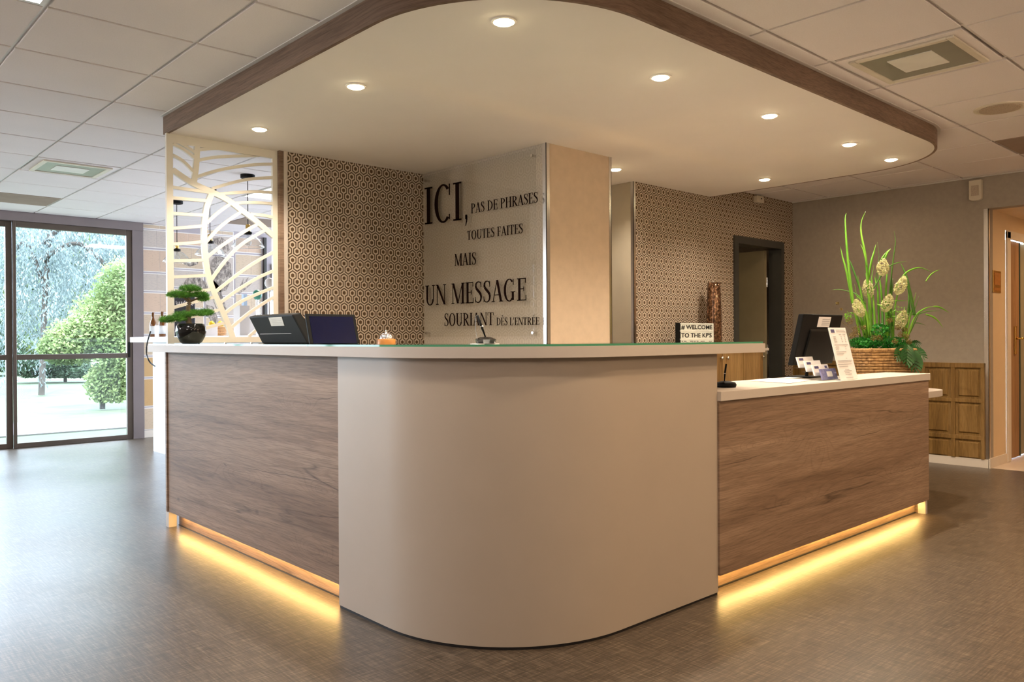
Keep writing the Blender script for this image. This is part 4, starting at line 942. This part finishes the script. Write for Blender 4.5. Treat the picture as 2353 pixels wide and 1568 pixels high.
for pts, wd, mt_, dp_ in [([(300, 1200), (225, 800), (185, 450), (165, 150), (175, 78)], .022, M_blade, 0), ([(230, 900), (175, 600), (140, 470), (122, 380)], .018, M_blade, .02),
        ([(390, 1200), (375, 800), (350, 480), (312, 280), (310, 160), (348, 65)], .022, M_blade, -.02), ([(370, 700), (400, 520), (425, 430), (440, 362)], .020, M_blade, .03), ([(360, 560), (330, 420), (302, 360)], .010, M_blade, .0),
        ([(590, 1100), (580, 700), (600, 480), (618, 340), (605, 240)], .012, M_blade2, .03), ([(460, 1000), (450, 620), (470, 480), (455, 340)], .006, M_blade2, .05),
        ([(790, 1000), (760, 850), (715, 650), (665, 530)], .028, M_blade2, -.03), ([(420, 760), (520, 600), (610, 535), (720, 512)], .012, M_blade2, 0), ([(600, 780), (700, 630), (790, 578), (860, 575), (945, 612)], .014, M_blade, -.04),
        ([(890, 695), (930, 640), (975, 605), (1020, 588)], .010, M_blade, -.04), ([(720, 1220), (790, 1020), (880, 940), (960, 920)], .016, M_blade, -.04), ([(960, 920), (1010, 925), (1060, 950), (1098, 975)], .012, M_blade, -.04),
        ([(890, 990), (960, 1015), (1010, 1060), (1045, 1110)], .013, M_blade, -.04), ([(780, 1010), (880, 970), (960, 960), (1040, 960)], .007, M_blade2, -.02), ([(790, 1070), (830, 1070), (890, 1090)], .006, M_blade2, 0), ([(770, 1000), (800, 920), (828, 830)], .006, M_blade2, .05),
        ([(220, 790), (120, 768), (40, 770)], .006, M_blade2, .04), ([(350, 900), (290, 830), (230, 792), (205, 790)], .012, M_blade2, 0), ([(330, 870), (270, 680), (210, 520), (185, 490)], .014, M_blade2, .04),
        ([(380, 1180), (360, 1000), (320, 880), (255, 810)], .02, M_blade, -.05), ([(400, 1180), (385, 900), (365, 700), (350, 620)], .026, M_blade, -.03), ([(440, 1180), (420, 900), (400, 700), (425, 548)], .012, M_blade, 0), ([(470, 1100), (460, 800), (440, 690), (428, 640)], .02, M_blade, .04),
        ([(500, 1100), (495, 850), (480, 700), (470, 640)], .02, M_blade, .04), ([(540, 1150), (530, 850), (540, 650), (545, 560)], .018, M_blade, .02), ([(560, 1150), (560, 900), (575, 700), (590, 600)], .02, M_blade2, 0), ([(600, 1200), (610, 950), (640, 800), (650, 740)], .016, M_blade, -.03),
        ([(520, 940), (500, 920), (470, 905), (445, 895)], .016, M_blade, -.08), ([(130, 1055), (175, 1090), (215, 1125)], .004, M_thistle, 0), ([(420, 1180), (400, 1050), (410, 950), (430, 880)], .014, M_blade2, 0), ([(755, 1000), (740, 900), (735, 800), (720, 700)], .016, M_blade2, .02), ([(340, 1180), (290, 1050), (255, 960), (225, 830)], .016, M_blade2, .03),
        ([(590, 870), (660, 868), (740, 870)], .006, M_blade, -.03), ([(620, 1055), (680, 1020), (740, 985)], .008, M_blade2, -.08)]: blade(pts, wd, mt_, dp_)
def clump(name, cx, cy, rx, ry, n, mat, size, dep=0.0, depr=.06, parent=None):
    b = MB()
    for _ in range(n):
        while True:
            u_, v_, w_ = rnd.uniform(-1, 1), rnd.uniform(-1, 1), rnd.uniform(-1, 1)
            if u_ * u_ + v_ * v_ + w_ * w_ < 1: break
        p = zp(cx + u_ * rx, cy + v_ * ry, dep + w_ * depr)
        a1 = Vector((rnd.gauss(0, 1), rnd.gauss(0, 1), rnd.gauss(0, 1))).normalized(); a2 = a1.cross(Vector((rnd.gauss(0, 1), rnd.gauss(0, 1), rnd.gauss(0, 1)))).normalized()
        s_ = size * rnd.uniform(.6, 1.3)
        b.add([p - a1 * s_, p + a2 * s_ * .55, p + a1 * s_, p - a2 * s_ * .55], [(0, 1, 2, 3)])
    return b.build(name, mat, bk)
def flower(cx, cy, rx, ry, lean, dep):
    b = MB()
    for _ in range(620):
        v_ = rnd.uniform(-1, 1); pr = math.sqrt(max(0, 1 - v_ * v_)) * (1.0 if v_ > 0 else 1 + .35 * v_); a_ = rnd.uniform(0, 2 * PI); k_ = rnd.uniform(.8, 1.0)
        p = zp(cx + pr * math.cos(a_) * rx * k_ - lean * v_ * ry, cy + v_ * ry, dep + pr * math.sin(a_) * rx * .0007 * k_)
        a1 = Vector((rnd.gauss(0, 1), rnd.gauss(0, 1), rnd.gauss(0, 1))).normalized(); a2 = a1.cross(Vector((rnd.gauss(0, 1), rnd.gauss(0, 1), rnd.gauss(0, 1)))).normalized()
        s_ = .0062 * rnd.uniform(.6, 1.3); b.add([p - a1 * s_, p + a2 * s_ * .8, p + a1 * s_, p - a2 * s_ * .8], [(0, 1, 2, 3)])
    b.build('flower_head', M_flower, bk)
for a in ((505, 565, 60, 78, .05, -.04), (668, 730, 58, 82, .35, -.05), (545, 890, 58, 80, .25, -.05), (285, 935, 58, 78, -.3, -.06), (675, 1035, 58, 82, .25, -.07), (370, 760, 55, 85, -.1, .03)): flower(*a)
for pts in ([(520, 500), (545, 440), (575, 400)], [(490, 500), (520, 455), (560, 405)]): blade(pts, .016, M_blade, -.04)
r5 = random.Random(11)
for k in range(26):
    x0_ = r5.uniform(330, 720); top = r5.uniform(620, 980); lx = x0_ + (x0_ - 510) * r5.uniform(.1, .55) + r5.uniform(-40, 40)
    blade([(x0_, 1210), ((x0_ * 2 + lx) / 3, (1210 * 2 + top) / 3), ((x0_ + 2 * lx) / 3, (1210 + 2 * top) / 3), (lx, top)], r5.uniform(.012, .022), M_blade if k % 3 else M_blade2, r5.uniform(-.06, .06))
for cx_, cy_, r_, dep in ((205, 1050, 38, -.05), (255, 1120, 40, -.08), (230, 1180, 36, -.09), (330, 1110, 30, -.06), (420, 1205, 34, -.12), (480, 1205, 34, -.12), (565, 1045, 32, -.08), (612, 1235, 32, -.13), (670, 1175, 34, -.11), (265, 1165, 36, -.1), (700, 1130, 30, -.08), (740, 1240, 30, -.12), (640, 1110, 30, -.09), (720, 1190, 30, -.1), (95, 892, 16, 0), (130, 945, 12, 0)):
    clump('seed_head', cx_, cy_, r_, r_ * .85, 130, M_thistle, .0045, dep, r_ * .0007)
for cx_, cy_, rx_, ry_, n in ((310, 1250, 120, 55, 420), (480, 1240, 130, 65, 480), (480, 1130, 90, 60, 200), (620, 1250, 110, 60, 300), (720, 1270, 80, 45, 180)):
    clump('filler_leaves', cx_, cy_, rx_, ry_, n, M_moss, .013, -.03, .10)
for cx_, cy_, rx_, ry_, n in ((200, 1010, 50, 60, 60), (650, 985, 120, 80, 140), (520, 1170, 100, 60, 120)):
    clump('filler_sprig', cx_, cy_, rx_, ry_, n, M_blade, .008, -.04, .05)
def monstera(tip, base, wd, dep):
    b_, t_ = zp(*base, dep), zp(*tip, dep - .05); ax = t_ - b_; sd = ax.cross(fwd).normalized(); b = MB(); n = 7
    for s_ in (-1, 1):
        for k in range(n):
            f0, f1 = k / n, (k + .72) / n
            wk = wd * math.sin(PI * (.18 + .78 * (k + .5) / n)) ; q = b_ + ax * f0; r__ = b_ + ax * f1
            tipv = b_ + ax * min(1.1, f1 + .16) + sd * s_ * wk - fwd * .012 + Vector((0, 0, -.012))
            tip0 = b_ + ax * (f0 + .14) + sd * s_ * wk * .98 - fwd * .012 + Vector((0, 0, -.006))
            b.add([q, r__, tipv, tip0], [(0, 1, 2, 3)])
    b.build('split_leaf', M_monst, bk)
for a in (((620, 1390), (700, 1270), .05, -.14), ((720, 1440), (730, 1260), .055, -.15), ((800, 1500), (760, 1290), .06, -.14), ((880, 1380), (740, 1280), .045, -.12), ((840, 1250), (740, 1250), .03, -.08), ((830, 1480), (800, 1340), .03, -.12)): monstera(*a)

# ------------------------------------------------------------------ back cabinet with sign and copper column
cb = thing('cabinet', 'honey oak low cabinet with round knobs below the hexagon wall', 'cabinet', (6.0, 4.05, 0))
bx(5.31, 6.66, 3.872, 4.245, 0, 1.054).build('body', M_cab, cb)
for x0_, x1_ in ((5.315, 5.655), (5.66, 5.985), (5.99, 6.32), (6.325, 6.656)):
    d_ = bx(x0_, x1_, 3.852, 3.871, .06, 1.045).build('door', M_cab, cb, bevel=.002)
    kx = x0_ + .06 if x0_ > 5.7 and x0_ < 6.2 else x1_ - .025
    MB().lathe([(.006, 0), (.006, .012), (.014, .018), (.014, .026), (.001, .03)], (0, 0, 0), 14).build('knob', M_steel, d_, shift=False, smooth=True)
    kn = d_.children[0]; kn.location = Vector((kx, 3.852, 1.0)) - d_.parent.location; kn.rotation_euler = (PI / 2, 0, 0)
bx(5.30, 6.74, 3.84, 4.246, 1.0545, 1.078).build('top', M_white, cb, bevel=.002)
lbx = thing('lightbox_sign', 'white letter lightbox with black lettering in three rows', 'sign', (5.9, 4.0, 1.0785))
a, b = on(1563, 742, 'y', 4.0), on(1639, 742, 'y', 4.0); lz1 = a.z; lz0 = 1.0785
hrow = on(1600, 762, 'y', 4.0).z
bx(a.x, b.x, 4.0, 4.05, lz0, lz1).build('case', M_black, lbx)
bx(a.x + .004, b.x - .002, 3.996, 4.0, lz0 + .004, lz1 - .002).build('face', M_lightbox, lbx)
def zl_(zx, zy): return on(1540 + .10204 * zx, 640 + .10204 * zy, 'y', 3.994)
for t_, l, r in (('# WELCOME', (252, 1140, 1050), (948, 1140, 1050)), ("TO THE KP'S", (250, 1330, 1235), (935, 1330, 1235))):
    p0_, p1_, p2_ = zl_(l[0], l[1]), zl_(r[0], r[1]), zl_(l[0], l[2])
    sans(t_, (p2_.z - p0_.z) / .69, M_inkblk, lbx, p0_, (1, 0, 0), (0, 0, 1), p1_.x - p0_.x)
for zy in (1175, 1195, 1365, 1385, 1030 - 10):
    p0_, p1_ = zl_(222, zy), zl_(965, zy); bx(p0_.x, p1_.x, 3.993, 3.996, p0_.z - .0018, p0_.z + .0018).build('rail', M_diffc, lbx)
for u0, u1 in ((262, 290), (310, 370), (450, 520), (540, 580), (600, 640), (690, 740), (752, 775), (880, 905), (915, 940)):
    p0_, p1_ = zl_(u0, 1412), zl_(u1, 1440); bx(p0_.x, p1_.x, 3.9945, 3.996, p1_.z, p0_.z).build('lettering', M_inkblk, lbx)
v0, v1 = on(1624, 720, 'y', 4.10), on(1657, 720, 'y', 4.10); vc = ((v0.x + v1.x) / 2, 4.10, 1.0785); vr = .070
vs_ = thing('copper_column', 'tall glossy mottled copper cylinder beside the lightbox', 'ornament', vc)
vt = on(1640, 650, 'y', 4.10).z - 1.0785
MB().lathe([(vr, 0), (vr * 1.02, .02), (vr, .04), (vr * .97, vt * .45), (vr * .90, vt * .7), (vr * .84, vt * .92), (vr * .80, vt), (vr * .72, vt), (vr * .72, vt - .03), (.001, vt - .03)], vc, 32).build('shell', M_copper, vs_, smooth=True)
MB().tube([(vc[0] - .01, 4.10, 1.0785 + vt - .03), (vc[0] - .008, 4.10, 1.0785 + vt + .01)], .016, 10).build('finial', M_steel, vs_)

# ------------------------------------------------------------------ doors
dr = bpy.data.objects.new('door_1', None); COL.objects.link(dr); dr.location = (7.27, YH2, 0); struct(dr, 'open olive door in a dark grey green frame in the hexagon wall', 'door')
bx(DX0 - .055, DX0 + .012, YH2 - .02, YH2 + .125, 0, DZ + .06).build('frame_jamb', M_darkframe, dr)
bx(DX1 - .012, DX1 + .05, YH2 - .02, YH2 + .125, 0, DZ + .06).build('frame_jamb', M_darkframe, dr)
bx(DX0 + .012, DX1 - .012, YH2 - .02, YH2 + .125, DZ - .012, DZ + .06).build('frame_head', M_darkframe, dr)
lf = bx(DX1 - .085, DX1 - .045, YH2 + .13, YH2 + .95, .01, DZ - .02).build('leaf', M_doorleaf, dr)
for z in (.35, 1.05, 1.75): MB().tube([(DX1 - .04, YH2 + .128, z - .05), (DX1 - .04, YH2 + .128, z + .05)], .008, 8).build('hinge', M_chrome, dr)
bx(DX0 + .0121, DX0 + .016, YH2 + .02, YH2 + .05, 1.55, 1.68).build('strike_plate', M_black, dr)
d2 = bpy.data.objects.new('door_2', None); COL.objects.link(d2); d2.location = (8.9, 2.39, 0); struct(d2, 'brown corridor door with brass handle in a cream frame', 'door')
bx(8.42, 8.52, 2.37, 2.39, 0, 2.15).build('frame_jamb', M_base, d2, bevel=.006)
bx(8.42, 9.4, 2.37, 2.39, 2.08, 2.16).build('frame_head', M_base, d2, bevel=.006)
bx(8.52, 8.90, 2.41, 2.45, .01, 2.08).build('leaf', M_browndoor, d2)
bx(8.901, 8.93, 2.405, 2.455, .01, 2.08).build('leaf_edge', M_teal, d2)
bx(8.931, 9.36, 2.43, 2.45, .01, 2.08).build('leaf', M_diff, d2)
hd = bx(8.74, 8.79, 2.395, 2.41, 1.0, 1.27).build('handle_plate', M_brass, d2, bevel=.004)
MB().tube([(8.765, 2.40, 1.15), (8.765, 2.355, 1.15), (8.87, 2.35, 1.15)], .009, 8).build('lever', M_brass, hd, smooth=True)

# ------------------------------------------------------------------ wall fittings
def wp(x, y): return on(x, y, 'x', XR)
a, b = wp(2230, 417), wp(2259, 461)
t = thing('wall_alarm', 'cream wall alarm unit with rounded foot above the corridor corner', 'alarm', (XR, (a.y + b.y) / 2, b.z))
yc, hw = (a.y + b.y) / 2, (a.y - b.y) / 2
def vplate(poly, x0_, x1_): n = len(poly); return MB().add([(x0_, y, z) for y, z in poly] + [(x1_, y, z) for y, z in poly], [tuple(range(n)), tuple(range(2 * n - 1, n - 1, -1))] + [(i, (i + 1) % n, n + (i + 1) % n, n + i) for i in range(n)])
vplate([(yc - hw, a.z), (yc - hw, b.z + .02)] + [(yc + hw * math.cos(t0), b.z + .02 - .02 * math.sin(-t0) * -1 if False else b.z + .02 + .02 * math.sin(t0)) for t0 in [PI + PI * k / 8 for k in range(1, 8)]] + [(yc + hw, b.z + .02), (yc + hw, a.z)], XR - .05, XR).build('housing', M_device, t, bevel=.006)
bx(XR - .054, XR - .05, yc - hw * .6, yc + hw * .6, b.z + .045, a.z - .05).build('grille', M_spk, t)
a, b = on(1737, 449, 'y', YH2 - .03), on(1752, 468, 'y', YH2 - .03)
t = thing('motion_sensor', 'small cream motion sensor on the hexagon wall above the door', 'sensor', (a.x, YH2 - .03, b.z))
bx(a.x, b.x, YH2 - .05, YH2 - .0005, b.z, a.z).build('housing', M_device, t, bevel=.008)
bx((a.x + b.x) / 2, (a.x + b.x) / 2 + .014, YH2 - .053, YH2 - .05, (a.z + b.z) / 2, (a.z + b.z) / 2 + .012).build('lens', M_black, t)
a, b = on(2281, 621, 'y', 2.386), on(2299, 674, 'y', 2.386)
t = thing('wall_plate', 'small brass coloured wall plate beside the corridor door', 'plate', (a.x, 2.386, b.z))
bx(a.x, b.x, 2.381, 2.3899, b.z, a.z).build('plate', M_brass, t, bevel=.003)
bx(a.x + .03, b.x - .03, 2.377, 2.381, b.z + .07, a.z - .02).build('badge', M_bellwood, t)
bx(a.x + .02, b.x - .02, 2.378, 2.381, b.z + .02, b.z + .045).build('lower_bar', M_bellwood, t)

# ------------------------------------------------------------------ bar seen through the screen
ba = thing('bar_counter', 'white bar counter end near the windows behind the reception desk', 'bar', (3.2, 7.4, 0))
bx(2.97, 3.42, 5.95, 8.89, 0, 1.158).build('body', M_bar, ba)
bx(2.76, 3.50, 5.9, 8.95, 1.16, 1.215).build('top', M_bar, ba, bevel=.003)
ZB = 1.2155
def bar_px(x, X=3.0): return on(x, 775, 'x', X).y
for x, X, lab in ((352, 2.95, 'amber beer bottle at the end of the white bar'), (373, 2.95, 'amber beer bottle beside the bonsai branch tip')):
    y = bar_px(x, X); t = thing('bottle', lab, 'bottle', (X, y, ZB), 'bottles on the bar')
    MB().lathe([(.032, 0), (.034, .006), (.034, .13), (.030, .155), (.015, .19), (.0135, .245), (.015, .247), (.015, .26), (.001, .26)], (X, y, ZB), 20).build('glass', M_amber, t, smooth=True)
    MB().lathe([(.0348, .03), (.0348, .115)], (X, y, ZB), 20).build('label', M_bottlelabel, t, smooth=True)
tag(MB().frame((2.93, bar_px(362, 2.93), ZB + .06), (.2, -1, 0), (1, .2, 0), (0, 0, 1), .10, .003, .12).build('menu_card', M_card), 'small white menu card between the two bottles', 'card')
y = bar_px(425, 3.0)
t = thing('chalkboard', 'black board with white chalk writing behind the bonsai', 'board', (3.0, y, ZB))
MB().frame((3.0, y, ZB + .20), right, fwd, (0, 0, 1), .20, .012, .40).build('board', M_chalk, t, shift=True)
for zz, ww, sd_ in ((.33, .17, 1), (.07, .12, 2)):
    rr = random.Random(sd_); P = []
    for k in range(34):
        f_ = k / 33; P.append(Vector((3.0, y, ZB + zz + .016 * math.sin(k * 1.9) + .012 * rr.uniform(-1, 1))) + right * (-.085 + ww * f_ + .006 * math.cos(k * 1.9)) - fwd * .0085)
    MB().tube(smoothpath(P, 3), .0022, 5).build('chalk_scribble', M_card, t)
y = bar_px(497, 3.05); cbk = (3.05, y, ZB)
t = thing('fruit_basket', 'small light wicker basket on the bar', 'basket', cbk)
for k in range(6): MB().tube([(cbk[0] + (.075 + .004 * k) * math.cos(a_), cbk[1] + (.075 + .004 * k) * math.sin(a_), ZB + .008 + .015 * k) for a_ in [2 * PI * j / 28 for j in range(28)]], .0085, 6, True).build('weave_strand', M_wicker2, t, smooth=True)
MB().lathe([(.070, .001), (.070, .004), (.001, .004)], cbk, 20).build('bottom', M_wicker2, t)
for dx, dy, dz, lab in ((-.03, .03, .075, 'lemon on the left of the wicker basket'), (.03, -.02, .075, 'lemon on the right of the wicker basket'), (0, 0, .02, 'lemon at the bottom of the wicker basket')):
    c = (cbk[0] + dx, cbk[1] + dy, ZB + dz)
    t = tag(MB().lathe([(.001, -.034), (.01, -.031), (.024, -.02), (.030, 0), (.024, .02), (.010, .031), (.001, .036)], (0, 0, .034), 14).build('lemon', M_lemon, smooth=True), lab, 'lemon', 'lemons in the basket'); t.location = (c[0], c[1], c[2] - .0)
tag(MB().frame((2.95, bar_px(485, 2.95), ZB + .05), right, fwd, (0, 0, 1), .12, .003, .10).build('menu_card', M_card), 'white printed card in front of the fruit basket', 'card')
for x, X, h, wd, m_, lab in ((552, 2.95, .26, .16, M_card, 'large white folded menu left of the till'), (573, 3.1, .22, .12, M_card, 'white folded menu behind the till edge'), (561, 3.30, .40, .06, M_bluep, 'pale blue card standing behind the white menus'), (545, 3.28, .17, .07, M_greenp, 'dark green box standing behind the white menus')):
    y = bar_px(x, X)
    t = thing('folded_menu', lab, 'menu', (X, y, ZB))
    for s_ in (-1, 1):
        ee = (right * 1.0 + fwd * .6 * s_).normalized(); MB().frame(Vector((X, y, ZB + h / 2)) + ee * wd / 4 * s_, ee, Vector((-ee.y, ee.x, 0)), (0, 0, 1), wd / 2, .004, h).build('leaf', m_, t)
for x, X, h, m_, lab in ((592, 3.2, .42, M_greenp, 'green topped beer tap handle'), (620, 3.15, .53, M_card, 'white topped beer tap handle')):
    y = bar_px(x, X); t = thing('beer_tap', 'chrome column with ' + lab, 'beer tap', (X, y, ZB), 'beer taps on the bar')
    MB().tube([(X, y, ZB), (X, y, ZB + h * .78)], .014, 12).build('column', M_steel, t)
    MB().tube([(X, y - .05, ZB), (X, y - .05, ZB + h * .72)], .010, 12).build('column', M_steel, t)
    MB().lathe([(.001, 0), (.022, .008), (.038, .03), (.042, .05), (.036, .075), (.018, .092), (.001, .096)], (X, y, ZB + h * .76), 16).build('badge', m_, t, smooth=True)
# cable hanging from the bar end
tag(MB().tube(smoothpath([on(346, 762, 'x', 2.72), on(338, 790, 'x', 2.72), on(337, 815, 'x', 2.72), on(344, 832, 'x', 2.72), on(356, 842, 'x', 2.90)]), .007, 8).build('cable', M_cable, smooth=True), 'dark cable looping down the bar end', 'cable')
for i, ((cx_, cy_), lab) in enumerate([((569, 402), 'nearest glass pendant lamp above the bar, on the right'), ((482, 434), 'middle glass pendant lamp of three above the bar'), ((406, 462), 'farthest glass pendant lamp above the bar, on the left')]):
    q = on(cx_, cy_, 'z', ZT); x, y = q.x, q.y
    t = thing('pendant_lamp', lab, 'pendant lamp', (x, y, 1.95), 'pendant lamps over the bar')
    MB().lathe([(.06, 0), (.06, -.028), (.05, -.032), (.001, -.032)], (x, y, ZT), 24).build('canopy_cup', M_black, t, autos=True)
    MB().tube([(x, y, ZT - .03), (x, y, 2.17)], .0035, 6).build('cord', M_black, t)
    MB().lathe([(.018, .0), (.020, .01), (.020, .055), (.012, .065), (.001, .065)], (x, y, 2.11), 16).build('socket', M_brass, t, smooth=True)
    MB().lathe([(.034, 0), (.034, .02), (.02, .026), (.001, .026)], (x, y, 2.088), 20).build('collar', M_black, t, autos=True)
    prof = [(.030, .108), (.060, .092), (.095, .062), (.122, .028), (.135, 0)]
    b_ = MB(); n = 32; vs2 = []; fs2 = []
    for r_, z_ in prof:
        for k in range(n): a_ = 2 * PI * k / n; vs2.append((x + r_ * math.cos(a_), y + r_ * math.sin(a_), 1.98 + z_))
    for j in range(len(prof) - 1):
        for k in range(n): fs2.append((j * n + k, j * n + (k + 1) % n, (j + 1) * n + (k + 1) % n, (j + 1) * n + k))
    b_.add(vs2, fs2); sh_ = b_.build('shade', M_shade, t, smooth=True)
    MB().tube([(x + .135 * math.cos(2 * PI * k / 32), y + .135 * math.sin(2 * PI * k / 32), 1.98) for k in range(32)], .003, 5, True).build('shade_rim', M_steel, t, smooth=True)
    MB().lathe([(.001, -.06), (.016, -.056), (.026, -.04), (.028, -.025), (.020, -.005), (.012, .02), (.012, .04)], (x, y, 2.045), 16).build('bulb', M_shade, t, smooth=True)

# ------------------------------------------------------------------ garden
tag(bx(-40, 60, YW + .2, 90, -.35, -.12).build('lawn', M_lawn), 'pale green sunlit lawn outside the window', 'lawn')
tag(bx(-40, 60, 12.6, 14.6, -.1195, -.10).build('garden_path', M_path), 'pale path crossing the lawn outside the window', 'path')
def leafmass(centers, n, size, mat, name, parent, flat=False):
    b = MB(); vs3 = []; fs3 = []
    for (c, rad), m in zip(centers, [n // len(centers)] * len(centers)):
        for _ in range(m):
            while True:
                p = Vector((rnd.uniform(-1, 1), rnd.uniform(-1, 1), rnd.uniform(-1, 1)))
                if p.length < 1: break
            p = p.normalized() * (p.length ** .7) * rnd.uniform(.8, 1.22)
            p = Vector(c) + Vector((p.x * rad[0], p.y * rad[1], p.z * rad[2]))
            if p.z < size * 2 + .05: p.z = size * 2 + .05 + rnd.uniform(0, .1)
            a1 = Vector((rnd.gauss(0, 1), rnd.gauss(0, 1), rnd.gauss(0, .7))).normalized(); a2 = a1.cross(Vector((rnd.gauss(0, 1), rnd.gauss(0, 1), rnd.gauss(0, 1)))).normalized()
            s_ = size * rnd.uniform(.6, 1.4); k0 = len(vs3)
            vs3 += [p - a1 * s_, p + a2 * s_ * .5, p + a1 * s_, p - a2 * s_ * .5]; fs3.append((k0, k0 + 1, k0 + 2, k0 + 3))
    me = bpy.data.meshes.new(name); me.from_pydata([tuple(v) for v in vs3], [], fs3); me.materials.append(mat)
    o = bpy.data.objects.new(name, me); COL.objects.link(o); o.parent = parent; return o
def outp(x, y, D):                       # pixel at garden depth D
    d = right * (x - PCX) + up * (-(y - PCY)) + fwd * FPX; return CPOS + d * (D / FPX)
# weeping cedar
D = 19.0
b0 = outp(95, 880, D); t = thing('weeping_cedar', 'large weeping blue green cedar outside the window', 'tree', (b0.x, b0.y, -.1))
MB().tube([(b0.x, b0.y, -.1), (b0.x + .1, b0.y, 2.5), (b0.x + .4, b0.y, 6)], [.07, .06, .05], 10).build('trunk', M_trunk, t)
vsA, fsA = [], []
for s_ in range(760):
    px_, D_ = rnd.uniform(-90, 330), rnd.uniform(18.2, 23)
    top = outp(px_, rnd.uniform(380, 700) - (0 if px_ < 150 else 60), D_); ln_ = rnd.uniform(.9, 2.6)
    if px_ > 120: ln_ *= .75
    x, y, z = top; sway = rnd.uniform(-.25, .25)
    for k in range(70):
        f_ = k / 70
        p = Vector((x + sway * f_ + rnd.gauss(0, .09), y + rnd.gauss(0, .09), max(.1, z - ln_ * f_)))
        a1 = Vector((rnd.gauss(0, .5), rnd.gauss(0, .5), -1)).normalized() * rnd.uniform(.03, .065); a2 = a1.cross(Vector((rnd.gauss(0, 1), rnd.gauss(0, 1), .2))).normalized() * .016
        k0 = len(vsA); vsA += [p - a1, p + a2, p + a1, p - a2]; fsA.append((k0, k0 + 1, k0 + 2, k0 + 3))
me = bpy.data.meshes.new('hanging_foliage'); me.from_pydata([tuple(Vector(v) - t.location) for v in vsA], [], fsA); me.materials.append(M_cedar)
o = bpy.data.objects.new('hanging_foliage', me); COL.objects.link(o); o.parent = t
for pts in ([(95, 640), (60, 560), (20, 590)], [(95, 600), (180, 560), (270, 640)], [(100, 560), (160, 520), (300, 540)]):
    MB().tube(smoothpath([outp(x, y, D) for x, y in pts]), .05, 6).build('branch', M_trunk, t)
def bush(name, label, pxc, base_y, D, blobs, n, size, mat):
    c = outp(pxc, base_y, D); c.z = -.1
    t = thing(name, label, 'bush', c); cs = []
    for (x, y, rx, ry) in blobs:
        p = outp(x, y, D) - c; s_ = D / FPX; cs.append((p, (rx * s_, rx * s_ * .8, ry * s_)))
    leafmass(cs, n, size, mat, 'foliage', t)
    MB().tube([c, c + Vector((0, 0, .6))], .05, 6).build('stem', M_trunk, t)
bush('flowering_shrub', 'light green loose shrub filling the right half of the window', 235, 900, 15, [(250, 740, 75, 70), (190, 780, 70, 50), (285, 680, 60, 80), (300, 800, 70, 80), (150, 800, 50, 35), (255, 880, 50, 45)], 42000, .034, M_shrub)
bush('dark_shrub', 'dark green shrub with low trunk at the edge of the lawn', 150, 890, 25, [(150, 845, 45, 35), (90, 845, 60, 22), (195, 860, 40, 22)], 14000, .05, M_hedge)
bush('hedge', 'dark green hedge at the left edge of the window', -10, 900, 30, [(-20, 800, 70, 90), (20, 850, 50, 45), (-60, 700, 60, 100)], 16000, .06, M_hedge)
bush('far_tree', 'pale green trees far behind the lawn', 160, 880, 40, [(60, 700, 130, 170), (200, 680, 130, 190), (330, 700, 110, 180), (-60, 700, 120, 190), (130, 560, 140, 120), (290, 560, 120, 110)], 40000, .16, M_shrub)
